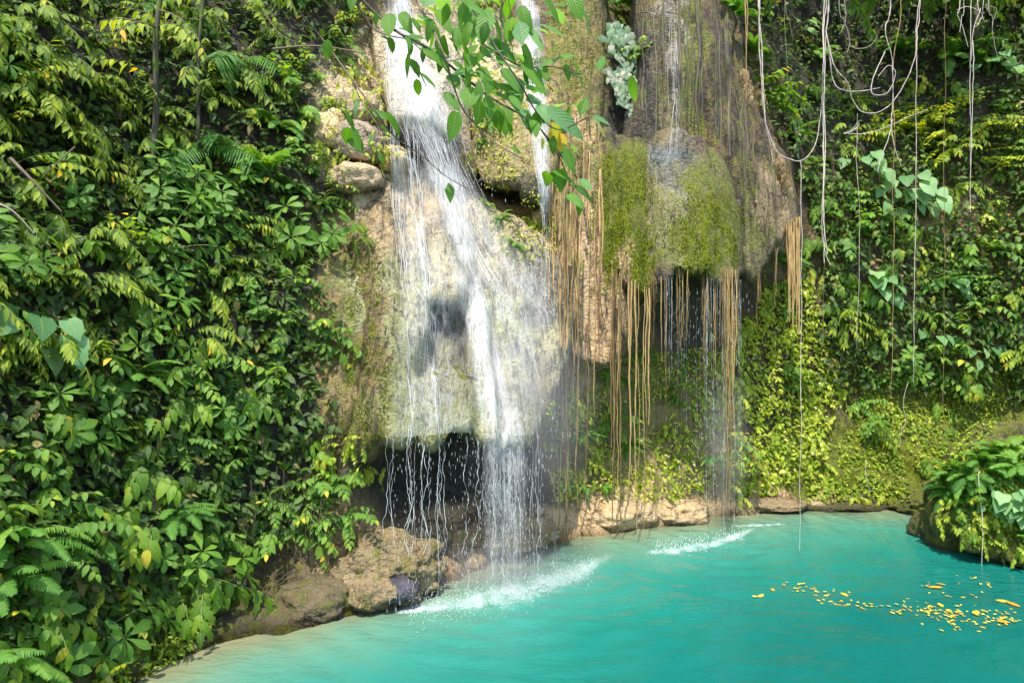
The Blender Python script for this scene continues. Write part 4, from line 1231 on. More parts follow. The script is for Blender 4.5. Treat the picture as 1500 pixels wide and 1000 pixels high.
def k_lime():
    lv, st = [], Geo()
    for i in range(14):
        p = Vector((random.gauss(0, .24), random.uniform(-.12, 0), random.gauss(0, .24)))
        d = Vector((random.gauss(0, .5), -.35, random.uniform(-1, .5)))
        spray(lv, st, p, d, random.uniform(.25, .5), 1.6, .105, .031, .04, random.choice(['ovate', 'small']), tint=(.5, .22), droop=.3, down=.5, ang=.95, r=.003)
    return finish('lime_creeper', lv, st, 'lime')


def k_golden():
    lv, st = [], Geo()
    for i in range(11):
        d = Vector((random.uniform(-1, 1), random.uniform(-1, -.4), random.uniform(.0, .55)))
        spray(lv, st, rv(.1), d, random.uniform(.55, 1.0), .7, .105, .026, .04, 'small', tint=(.5, .2), droop=.15, down=.12, ang=1.1, r=.005)
    return finish('golden_leaf_shrub', lv, st, 'golden')


def k_heart(mat='pale', kind='heart_leaf_climber', n=9, drop=(.5, 1.1), lL=.125):
    lv, st = [], Geo()
    for i in range(n):
        P = stem_line(Vector((random.gauss(0, .16), random.uniform(-.14, 0), random.uniform(-.1, .35))), Vector((random.gauss(0, .2), -.5, -.3)), random.uniform(*drop), 2.5, 12)
        st.tube(P, np.linspace(.006, .003, len(P)), 4)
        for j in range(1, len(P)):
            for _ in range(1 if random.random() < .6 else 2):
                d = Vector((random.gauss(0, .5), -.35, -1))
                lv.append((P[j] + Vector((random.gauss(0, .05), -.04, 0)), d, Vector((random.gauss(0, .3), -1, .35)), lL * random.uniform(.7, 1.2), lL * .42 * random.uniform(.8, 1.1), .2, .1, 'heart', min(1, max(0, random.gauss(.4, .25)))))
    return finish(kind, lv, st, mat)


def k_big():
    lv, st = [], Geo()
    for i in range(random.randint(6, 8)):
        a = random.uniform(-1.4, 1.4)
        P = stem_line(rv(.03), Vector((math.sin(a), -.7, random.uniform(.2, 1))), random.uniform(.25, .55), 1.0)
        st.tube(P, np.linspace(.008, .005, len(P)), 5)
        d = (P[-1] - P[-2]).normalized() + Vector((0, -.2, -.7))
        L_ = random.uniform(.22, .34)
        lv.append((P[-1], d, Vector((random.gauss(0, .25), -.7, .7)), L_, L_ * .42, .25, .15, 'heart', min(1, max(0, random.gauss(.55, .25)))))
    return finish('large_heart_leaf_plant', lv, st, 'grey')


def k_blade():
    lv = []
    for i in range(34):
        d = Vector((random.uniform(-1, 1), random.uniform(-1, -.1), random.uniform(-.1, 1.1)))
        k = random.uniform(.3, .62)
        lv.append((rv(.04), d, UP + rv(.2) + Vector((0, -.3, 0)), k, .012, random.uniform(.3, .9), .2, 'blade', min(1, max(0, random.gauss(.35, .2)))))
    return finish('sword_leaf_clump', lv, None, 'fern')


def k_palm():
    lv, st = [], Geo()
    for i in range(7):
        a = random.uniform(-1.3, 1.3)
        P = stem_line(rv(.03), Vector((math.sin(a) * .9, -.7, random.uniform(.1, .9))), random.uniform(.5, .85), 1.3)
        st.tube(P, np.linspace(.008, .003, len(P)), 4)
        for j in range(2, len(P)):
            T = (P[j] - P[j - 1]).normalized(); S = T.cross(UP).normalized()
            for q in (0, .5):
                for s in (-1, 1):
                    lv.append((P[j].lerp(P[j - 1], q), S * s + T * .7 + Vector((0, 0, -.35)), S.cross(T) + rv(.1), .3 * random.uniform(.8, 1.1), .011, .3, .3, 'blade', min(1, max(0, random.gauss(.3, .15)))))
    return finish('small_palm', lv, st, 'fern')


def k_dry():
    lv, st = [], Geo()
    for i in range(5):
        spray(lv, st, rv(.06), Vector((random.gauss(0, .4), -.6, -.3)), random.uniform(.3, .6), 2, .15, .04, .07, 'ovate', tint=(.5, .25), droop=.8, down=1, r=.004, fold=.7)
    return finish('withered_leaf_cluster', lv, st, 'dry', 'twig')


MAKERS = dict(narrow=k_narrow, broad=k_broad, lobed=k_lobed, ovate=k_ovate, fern=k_fern, lime=k_lime, golden=k_golden, heart=k_heart, big=k_big, blade=k_blade, palm=k_palm, dry=k_dry)
DESC = {'narrow': ('yellow green drooping narrow leaved shrub', 'shrub'), 'broad': ('deep green whorled broad leaved shrub', 'shrub'), 'lobed': ('mid green shrub with pointed leaves', 'shrub'),
        'ovate': ('green shrub with oval leaves', 'shrub'), 'fern': ('feathery green fern', 'fern'), 'lime': ('lime green small leaved creeper', 'creeper'), 'golden': ('yellow green sprayed shrub', 'shrub'),
        'heart': ('pale heart leaf climber', 'climber'), 'big': ('plant with large grey-green leaves', 'plant'), 'blade': ('tuft of thin arching blades', 'grass tuft'), 'palm': ('small dark feathered palm', 'palm'), 'dry': ('brown withered leaf cluster', 'dead leaves')}
GROUP = {'narrow': 'narrow leaved shrubs', 'broad': 'whorled shrubs', 'lobed': 'drooping leaf shrubs', 'ovate': 'oval leaf shrubs', 'fern': 'ferns', 'lime': 'lime creepers', 'golden': 'golden shrubs', 'heart': 'heart leaf climbers', 'big': 'large heart leaf plants', 'blade': 'grass tufts', 'palm': 'small palms', 'dry': 'withered leaf clusters'}
PROTO = {}
PLACED = []


def plant(kind, px, py, s=1.0, turn=None, back=.03):
    p, n = hit(px, py)
    pr = PROTO.setdefault(kind, [])
    free = [x for x in pr if not x[1]]
    limit = 5 if kind in ('narrow', 'broad', 'lobed', 'ovate', 'lime') else 3
    if len(pr) < limit:
        o = MAKERS[kind](); pr.append([o, True])
    else:
        o = copy_tree(random.choice(pr)[0])
    th = math.atan2(n.x, -n.y)
    th = max(-.3, min(1.15, th)) * .8 + random.gauss(0, .28) if turn is None else turn
    o.location = p - n * back
    o.rotation_euler = (random.gauss(0, .12), random.gauss(0, .16), th)
    s *= random.uniform(.85, 1.15)
    o.scale = (s, s, s)
    PLACED.append((o, kind, px, py))
    return o


def inside(x, y, pg):
    r = False
    j = len(pg) - 1
    for i in range(len(pg)):
        xi, yi = pg[i]; xj, yj = pg[j]
        if (yi > y) != (yj > y) and x < (xj - xi) * (y - yi) / (yj - yi) + xi: r = not r
        j = i
    return r


def scatter(pg, dist, pick, smin=.9, smax=1.2, tries=1500, keep=None):
    xs = [p[0] for p in pg]; ys = [p[1] for p in pg]
    pts = keep if keep is not None else []
    for _ in range(tries):
        x, y = random.uniform(min(xs), max(xs)), random.uniform(min(ys), max(ys))
        if not inside(x, y, pg) or any((x - a) ** 2 + (y - b) ** 2 < dist * dist for a, b in pts): continue
        pts.append((x, y))
        k = pick(x, y)
        if x < 520 and noise.noise(Vector((x * .011, y * .013, 4.4))) < -.56: continue
        if k: plant(k, x, y, random.uniform(smin, smax))
    return pts


LEFT = [(-60, -80), (540, -80), (535, 30), (490, 90), (445, 150), (455, 200), (465, 265), (485, 330), (465, 400), (485, 470), (475, 560), (495, 600), (480, 660), (490, 730), (475, 765), (400, 800), (330, 855), (245, 900), (195, 970), (-60, 1020)]


def pick_left(x, y):
    r = random.random()
    if y < 240:
        if x > 380 and y > 60: return 'ovate' if r < .55 else 'lime' if r < .75 else 'narrow'
        return 'narrow' if r < .86 else 'ovate' if r < .96 else 'broad'
    if y < 520:
        if x < 170: return 'narrow' if r < .6 else 'lobed' if r < .85 else 'broad'
        if x > 400: return 'ovate' if r < .5 else 'lobed' if r < .7 else 'broad' if r < .85 else 'dry' if r < .93 else 'fern'
        return 'broad' if r < .26 else 'narrow' if r < .58 else 'lobed' if r < .8 else 'ovate' if r < .95 else 'blade'
    if y < 780:
        if x > 380: return 'ovate' if r < .55 else 'lobed' if r < .8 else 'dry' if r < .88 else 'lime'
        return 'lobed' if r < .5 else 'broad' if r < .60 else 'ovate' if r < .92 else 'dry' if r < .96 else 'fern'
    return 'lobed' if r < .45 else 'ovate' if r < .7 else 'lime' if r < .82 else 'fern' if r < .9 else 'broad'


scatter(LEFT, 49, pick_left, .55, .92, 6000)
for a in [('palm', 345, 95, 1.0), ('palm', 300, 215, 1.0), ('palm', 250, 20, .9), ('fern', 20, 800, .95), ('fern', 5, 850, .9), ('fern', 390, 250, .9), ('fern', 430, 280, .8), ('fern', 410, 190, .9), ('broad', 250, 300, .95), ('broad', 330, 310, .9), ('lobed', 290, 850, 1.05), ('lobed', 250, 845, 1.0), ('lime', 180, 930, .9), ('lime', 160, 960, .9), ('big', 40, 480, 1.0)]:
    plant(*a)

RIGHT = [(1068, -60), (1560, -60), (1560, 560), (1440, 570), (1340, 545), (1330, 480), (1220, 500), (1200, 560), (1180, 690), (1080, 715), (1040, 560), (1100, 430), (1180, 330), (1160, 240), (1105, 150)]


def pick_right(x, y):
    r = random.random()
    if 1230 < x < 1470 and 150 < y < 235: return 'golden' if r < .62 else 'narrow'
    if x < 1210 and y > 400: return 'lime' if r < .75 else 'ovate' if r < .93 else 'dry'
    if y > 270 and 1330 < x < 1480 and y < 400: return 'ovate' if r < .3 else 'lime' if r < .4 else None
    if y < 120 and 1180 < x < 1420: return 'fern' if r < .14 else 'narrow' if r < .24 else None
    if x > 1400: return 'ovate' if r < .5 else 'lobed' if r < .75 else 'narrow' if r < .9 else 'big'
    return 'ovate' if r < .4 else 'narrow' if r < .56 else 'lobed' if r < .68 else 'fern' if r < .8 else 'lime' if r < .9 else 'big'


scatter(RIGHT, 42, pick_right, .72, 1.1, 3000)
scatter([(1200, 520), (1330, 540), (1400, 600), (1390, 700), (1350, 735), (1200, 730)], 33, lambda x, y: random.choice(['lime', 'fern', 'ovate', 'lime', 'narrow', 'lobed', None]), .45, .75, 800)
for a in [('big', 1262, 245, 1.05), ('big', 1330, 272, 1.1), ('big', 1345, 290, 1.0), ('big', 1390, 420, .9), ('fern', 1392, 85, 1.3), ('fern', 1440, 95, 1.1), ('fern', 1420, 75, 1.1), ('dry', 1088, 105, 1.1), ('dry', 1140, 232, 1.1), ('dry', 1132, 208, 1.0), ('broad', 1262, 635, .85), ('broad', 1322, 545, .9), ('fern', 1240, 150, 1.1), ('golden', 1330, 190, 1.2), ('golden', 1300, 205, 1.1), ('golden', 1410, 205, 1.2), ('golden', 1370, 180, 1.1), ('golden', 1445, 240, 1.0), ('lobed', 1230, 405, 1.0), ('lobed', 1215, 440, 1.0), ('lobed', 1255, 425, 1.0), ('heart', 1150, 180, .9)]:
    plant(*a)
# on the rocks between
scatter([(795, 600), (870, 550), (885, 730), (805, 740)], 30, lambda x, y: random.choice(['lime', 'lime', 'fern', 'lime']), .34, .55, 300)
scatter([(930, 510), (1060, 520), (1080, 640), (1000, 720), (930, 730), (850, 700), (850, 560)], 38, lambda x, y: random.choice(['lime', 'lime', 'lime', 'fern', 'ovate']), .42, .72, 600)
scatter([(670, 60), (790, 70), (800, 220), (700, 210)], 34, lambda x, y: random.choice(['lime', 'lime', 'fern', 'ovate']), .32, .55, 200)
scatter([(690, 290), (760, 300), (800, 330), (770, 370), (720, 340)], 26, lambda x, y: random.choice(['lime', 'lime', 'fern']), .3, .5, 200)
for a in [('lime', 545, 150, .5), ('lime', 548, 180, .5), ('lime', 470, 215, .6), ('lime', 490, 235, .5), ('lime', 515, 110, .6), ('lime', 500, 130, .6), ('lime', 560, 130, .45), ('lime', 555, 210, .45), ('ovate', 480, 160, .6), ('ovate', 470, 240, .6), ('lime', 540, 100, .5), ('ovate', 490, 285, .6), ('fern', 470, 300, .6), ('lime', 550, 240, .4), ('lime', 505, 230, .45), ('lime', 880, 600, .6), ('lime', 870, 660, .6), ('lime', 540, 690, .55), ('lime', 520, 650, .55), ('ovate', 490, 700, .8), ('lime', 720, 130, .5), ('lime', 690, 110, .5), ('fern', 920, 10, .9), ('ovate', 890, 0, .7), ('lime', 910, 25, .7), ('heart', 905, 60, 1.0), ('heart', 900, 110, .9), ('heart', 918, 130, .8), ('dry', 910, 195, .8), ('ovate', 935, 80, .6), ('ovate', 700, 20, .8), ('fern', 1075, 20, .9), ('dry', 495, 690, .8), ('dry', 505, 725, .7), ('dry', 470, 740, .8), ('dry', 330, 800, .8), ('dry', 140, 610, .8), ('dry', 490, 620, .7), ('dry', 225, 690, .8), ('dry', 1190, 330, .8), ('dry', 1240, 460, .7), ('dry', 1100, 120, .9), ('ovate', 500, 760, .7)]:
    plant(*a)
# the fern covered boulder
for a in [('fern', 1420, 690, .95), ('fern', 1400, 705, .9), ('fern', 1440, 680, .9), ('fern', 1410, 720, .8), ('fern', 1455, 668, .8), ('big', 1470, 735, .6), ('big', 1455, 745, .55), ('big', 1490, 750, .65), ('big', 1500, 735, .6), ('big', 1480, 725, .55), ('ovate', 1445, 720, .55), ('ovate', 1465, 700, .5), ('lime', 1435, 750, .5), ('lime', 1445, 690, .5), ('fern', 1425, 700, .8), ('fern', 1470, 660, .8), ('ovate', 1430, 735, .6), ('lime', 1410, 755, .5), ('lime', 1425, 770, .5), ('lime', 1400, 740, .5), ('ovate', 1470, 670, .7), ('ovate', 1495, 655, .7), ('lime', 1480, 690, .6), ('lime', 1460, 770, .5), ('lime', 1490, 775, .5), ('dry', 1480, 705, .6), ('blade', 1440, 705, .6), ('fern', 1500, 690, .8), ('fern', 1395, 725, .75), ('lime', 1405, 735, .55), ('lime', 1420, 745, .5), ('ovate', 1485, 660, .7), ('lobed', 1495, 700, .6), ('lime', 1470, 755, .5), ('lime', 1440, 765, .5), ('fern', 1385, 700, .7)]:
    plant(*a)

scatter([(1385, 705), (1430, 672), (1500, 640), (1500, 805), (1450, 795), (1400, 772)], 16, lambda x, y: random.choice(['lime', 'fern', 'ovate', 'lime', 'fern', 'lobed']), .34, .6, 400)

ORD = 'zeroth first second third fourth fifth sixth seventh eighth ninth tenth eleventh twelfth thirteenth fourteenth fifteenth sixteenth seventeenth eighteenth nineteenth twentieth'.split()


def zone(px, py):
    if px < 545:
        if px > 455 and 90 < py < 300: return 'on the stones left of the waterfall'
        return ('at top edge' if py < 60 else 'in upper tier' if py < 200 else 'above the middle' if py < 350 else 'at the middle' if py < 500 else 'below the middle' if py < 640 else 'in low tier' if py < 780 else 'near the waterline') + ' of left bank'
    if px > 1385 and py > 640: return 'on the boulder at right'
    if px < 870: return 'beside the main waterfall' if py < 420 else 'near the foot of the falls'
    if px < 960 and py < 420: return 'on the rock left of the rock dome'
    if px < 1075: return 'behind the root fringe' if py > 420 else 'above the rock dome'
    return ('at top edge' if py < 60 else 'in upper tier' if py < 160 else 'above the middle' if py < 270 else 'at the middle' if py < 390 else 'below the middle' if py < 500 else 'in low tier' if py < 610 else 'near the waterline') + ' of right wall'


def name_plants():
    by = {}
    for o, k, px, py in PLACED:
        by.setdefault((k, zone(px, py)), []).append((px, o))
    for (k, z), l in by.items():
        l.sort(key=lambda a: a[0])
        for i, (px, o) in enumerate(l):
            which = '' if len(l) == 1 else f', {ORD[i + 1] if i < 20 else "last"} from left'
            tag(o, f'{DESC[k][0]} {z}{which}', DESC[k][1], GROUP[k])


name_plants()


# ------------------------------------------------------------------ undergrowth that nobody could count
def undergrowth(pg, n, mat, name, label, size, shapes, out=(.0, .22), tint=(.5, .25), excl=None):
    lv = []
    xs = [p[0] for p in pg]; ys = [p[1] for p in pg]
    while n > 0:
        x, y = random.uniform(min(xs), max(xs)), random.uniform(min(ys), max(ys))
        if not inside(x, y, pg): continue
        n -= 1
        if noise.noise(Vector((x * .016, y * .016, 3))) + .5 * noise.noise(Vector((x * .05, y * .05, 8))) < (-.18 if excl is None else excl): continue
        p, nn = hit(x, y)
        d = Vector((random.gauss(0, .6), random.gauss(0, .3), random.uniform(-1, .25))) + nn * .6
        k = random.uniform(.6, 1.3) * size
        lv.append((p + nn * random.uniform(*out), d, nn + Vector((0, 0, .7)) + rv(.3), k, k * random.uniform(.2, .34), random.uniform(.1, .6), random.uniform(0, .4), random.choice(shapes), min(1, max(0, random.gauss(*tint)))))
    g = Geo(); g.leaves(lv)
    tag(g.build(name, M[mat]), label, 'undergrowth', kind='stuff')


undergrowth(LEFT, 10500, 'dark', 'undergrowth', 'leaves coloured dark as shade between the shrubs of the left bank', .12, ['ovate', 'lance', 'small'], (.0, .18), excl=-1)
undergrowth([(1068, -60), (1580, -60), (1580, 600), (1190, 560), (1200, 430), (1190, 330), (1160, 240), (1105, 150)], 7500, 'dark', 'undergrowth', 'leaves coloured dark as shade on the right wall', .13, ['ovate', 'lance', 'small'], (.0, .3), excl=-1)
undergrowth([(1120, 120), (1560, 160), (1560, 560), (1230, 520), (1190, 330)], 4200, 'broad', 'undergrowth', 'small mid green leaves spread over the middle of the right wall', .10, ['ovate', 'small', 'lance'], (.0, .22), (.5, .25), excl=-.12)
undergrowth([(1050, 560), (1110, 420), (1180, 400), (1230, 560), (1200, 700), (1090, 730)], 3800, 'lime', 'ground_creeper', 'lime and yellow small leaves matted over the lit right rock', .085, ['ovate', 'small'], (.0, .14), excl=-.35)
undergrowth([(1180, 540), (1500, 540), (1400, 735), (1180, 735)], 5000, 'lime', 'ground_creeper', 'tiny green leaves dotted on the mossy right overhang', .06, ['small', 'ovate'], (.0, .07), (.3, .22), excl=-.2)
undergrowth([(795, 600), (850, 530), (1070, 500), (1090, 700), (940, 735), (810, 735)], 4200, 'lime', 'ground_creeper', 'small pale green leaves on the rock behind the roots', .06, ['small', 'ovate'], (.0, .08), (.45, .25), excl=-.05)
undergrowth([(670, 70), (800, 80), (815, 370), (750, 390), (690, 300)], 1500, 'lime', 'ground_creeper', 'small bright leaves on the shelf right of the main waterfall', .05, ['small'], (.0, .06), (.5, .25), excl=-.1)
undergrowth([(60, 860), (250, 860), (330, 900), (230, 1000), (0, 1000)], 2200, 'lime', 'ground_creeper', 'small mossy leaves on the bank at the lower left corner', .055, ['small'], (.0, .06), (.2, .2), excl=-.1)
undergrowth([(1390, 660), (1560, 620), (1560, 800), (1430, 800)], 1600, 'lime', 'ground_creeper', 'small leaves carpeting the boulder at right', .06, ['small', 'ovate'], (.0, .06), (.25, .22), excl=-.2)
undergrowth([(480, 90), (560, 90), (570, 230), (480, 250)], 350, 'lime', 'ground_creeper', 'small leaves in the cracks of the stones left of the waterfall', .055, ['small', 'ovate'], (.0, .05), (.45, .2), excl=.05)

M['moss'] = leaf_mat('moss_strand', [(0, G(.020, .032, .002)), (.5, G(.085, .115, .003)), (1, G(.20, .235, .006))], vein=0, rough=.8, trans=.2)


def moss(pg, n, label, size=.045, tint=(.5, .25), thr=.0):
    n = int(n * 1.7); size *= .68
    lv = []
    xs = [p[0] for p in pg]; ys = [p[1] for p in pg]
    while n > 0:
        x, y = random.uniform(min(xs), max(xs)), random.uniform(min(ys), max(ys))
        if not inside(x + random.gauss(0, 13), y + random.gauss(0, 15), pg): n -= .3; continue
        n -= 1
        if noise.noise(Vector((x * .045, y * .014, 5))) + .6 * noise.noise(Vector((x * .13, y * .06, 2))) + random.gauss(0, .22) < thr + .06: continue
        p, nn = hit(x, y)
        k = random.uniform(.4, 1.6) * size
        lv.append((p + nn * .004, Vector((random.gauss(0, .25), random.gauss(0, .2), -1)) + nn * random.uniform(.25, .8), nn + rv(.3), k, k * .16, random.uniform(-.1, .5), .1, 'blade', min(1, max(0, random.gauss(*tint) + .4 * noise.noise(Vector((x * .03, y * .02, 9)))))))
    g = Geo(); g.leaves(lv)
    tag(g.build('moss', M['moss']), label, 'moss', kind='stuff')


moss([(862, 220), (940, 225), (985, 400), (965, 425), (900, 430), (865, 400)], 6000, 'thick bright moss hanging on the curtain left of the rock dome', thr=-.12)
moss([(1010, 260), (1070, 270), (1092, 400), (1030, 392), (985, 400), (1000, 340)], 4200, 'olive moss on the right side and skirt of the rock dome', thr=-.05)
moss([(1080, 180), (1120, 230), (1160, 330), (1110, 400), (1085, 300)], 1800, 'olive moss streaks on the rock flank right of the dome', .035, (.4, .25), .08)
moss([(800, 0), (880, 0), (870, 240), (805, 260)], 3600, 'short moss patches on the tall ochre face', .035, (.4, .25), .05)
moss([(940, 0), (1060, 10), (1070, 180), (950, 190)], 1800, 'dark moss in the flutes of the pillar above the dome', .04, (.25, .2), .1)
moss([(495, 380), (560, 330), (570, 640), (500, 660)], 4200, 'olive moss on the wall between the left bank and the waterfall', .035, (.35, .25), -.0)
moss([(560, 520), (700, 600), (780, 600), (780, 640), (560, 640)], 1600, 'wet moss along the lower lip of the waterfall curtain', .035, (.55, .2), .0)
moss([(1180, 640), (1390, 650), (1390, 735), (1190, 735)], 5500, 'yellow moss on the low bank of the right wall', .04, (.65, .25), -.2)
moss([(1385, 690), (1440, 660), (1510, 640), (1510, 800), (1440, 800), (1395, 760)], 3600, 'moss on the fern covered boulder', .035, (.5, .25), -.25)
moss([(1200, 560), (1500, 540), (1500, 640), (1390, 660), (1200, 640)], 3800, 'moss over the brown overhang of the right wall', .04, (.4, .25), -.05)
moss([(150, 880), (260, 860), (330, 880), (220, 980), (120, 990)], 2500, 'green moss on the bank at the lower left corner', .035, (.35, .25), -.05)
moss([(640, 240), (800, 240), (800, 380), (700, 330)], 2000, 'moss tufts on the shelf right of the waterfall', .03, (.5, .25), .0)

# ------------------------------------------------------------------ trees, dead branches and the overhanging branch
def trunk(px, py0, py1, Y, r, label):
    root = empty('slender_tree', at(px, py1, Y))
    py1 += 130; Yb = hit(px, py1)[0].y + .15
    P = spline([at(px + dx, py0 + (py1 - py0) * t, Y + (Yb - Y) * t ** 3) for t, dx in ((0, 22), (.3, 8), (.65, 7), (1, -6))], 30)
    g = Geo(); rr = np.array([r * (.7 + .3 * i / 29) * (1 + .12 * noise.noise(Vector((i * .4, px, 0)))) for i in range(30)])
    g.tube(P, rr, 9); child(g, 'trunk', M['trunk'], root)
    lv = []
    for i in range(7):
        p = P[random.randint(1, 16)]; g = Geo()
        spray(lv, g, p, Vector((random.uniform(-1, 1), random.uniform(-1, -.2), random.uniform(-.2, .7))), random.uniform(.6, 1.0), 1.0, .18, .03, .06, 'lance', tint=(.5, .2), r=.012)
        child(g, 'limb', M['twig'], root)
    g = Geo(); g.leaves(lv); child(g, 'crown', M['narrow'], root)
    tag(root, label, 'tree', 'slender trees on the left bank')


trunk(221, -60, 175, 8.1, .04, 'slender grey mossy trunk among leaves high on the left bank')
trunk(283, -60, 250, 8.6, .025, 'thin dark trunk right of the grey mossy trunk, left bank')


def stick(label, pts, Y, r, mat='twig', name='dead_branch'):
    P = spline([at(x, y, Y + dy) for x, y, dy in pts], 24)
    g = Geo(); g.tube(P, np.linspace(r, r * .4, 24), 6)
    tag(g.build(name, M[mat]), label, 'branch')


stick('thick bare branch slanting down near the left edge of the left bank', [(15, 232, 0), (45, 262, 0), (90, 310, .1)], 5.5, .016)
stick('thin pale stick slanting up beside the bare branch on the left bank', [(110, 215, 0), (88, 235, 0), (62, 260, 0)], 5.6, .007, 'twig')
stick('white forked twig at the left edge of the left bank', [(-10, 295, 0), (20, 310, 0), (50, 342, 0)], 4.7, .008, 'vine')
stick('bare grey branch reaching right over the leaves at the top', [(400, 72, 0), (470, 68, 0), (560, 84, 0)], 7.9, .014)
stick('thin grey twig arching over the top of the left bank', [(385, 15, 0), (410, 50, 0), (435, 62, 0)], 7.7, .009)

ot = empty('canopy_tree', (9.5, 14.2, 10.2))
tag(ot, 'overhanging canopy tree shading the top of the right wall', 'tree')
g = Geo(); lv = []
for k in range(9):
    e = Vector((random.uniform(3.4, 9.2), random.uniform(12.2, 13.2), random.uniform(9.5, 10.3)))
    P = spline([Vector((9.5, 14.2, 10.2)), Vector((9.5, 14, 10.6)).lerp(e, .5) + Vector((0, 0, .4)), e], 14)
    g.tube(P, np.linspace(.09, .02, 14), 6)
    for j in range(11):
        q = P[random.randint(5, 13)]
        spray(lv, g, q, Vector((random.uniform(-1, 1), random.uniform(-1, .6), random.uniform(-.5, .5))), random.uniform(.7, 1.3), .7, .22, .055, .065, 'ovate', r=.01)
g.tube(spline([Vector((10.2, 14.6, 7)), Vector((9.8, 14.3, 8.8)), Vector((9.5, 14.2, 10.2))], 10), np.linspace(.2, .12, 10), 9)
child(g, 'trunk', M['trunk'], ot)
g = Geo(); g.leaves(lv); child(g, 'crown', M['broad'], ot)

br = empty('overhanging_branch', at(560, -40, 3.2))
tag(br, 'leafy branch with backlit green leaves hanging across the top of the waterfalls', 'branch')
BL = {
    'A': ([(470, -60), (554, 24), (590, 52), (622, 68), (674, 108), (714, 140), (762, 168), (794, 192), (846, 262)], 4.6, .011),
    'B': ([(600, -50), (610, 0), (632, 40), (650, 80), (674, 152), (698, 184), (730, 212), (772, 236)], 4.45, .009),
    'C': ([(440, 20), (474, 60), (518, 120), (550, 164), (578, 200), (618, 228), (650, 256), (684, 276)], 4.8, .007),
    'D': ([(640, -50), (690, 10), (720, 60), (760, 120), (790, 170), (820, 190), (860, 172)], 4.3, .008),
    'E': ([(500, -40), (545, 40), (600, 60), (640, 90), (700, 80)], 4.7, .006),
    'F': ([(700, 60), (760, 96), (810, 98), (850, 108), (868, 104)], 4.6, .005),
    'H': ([(518, 120), (530, 150), (556, 190), (555, 232)], 4.8, .004),
    'I': ([(794, 192), (822, 236), (836, 270), (850, 290)], 4.5, .005),
}
for k, (pts, Y, r) in BL.items():
    g = Geo()
    P = spline([at(x, y, .7 * Y + .1 * math.sin(i * 1.7)) for i, (x, y) in enumerate(pts)], 50)
    g.tube(P, np.linspace(r, r * .35, 50) * .75, 6)
    child(g, 'twig', M['twig'], br)
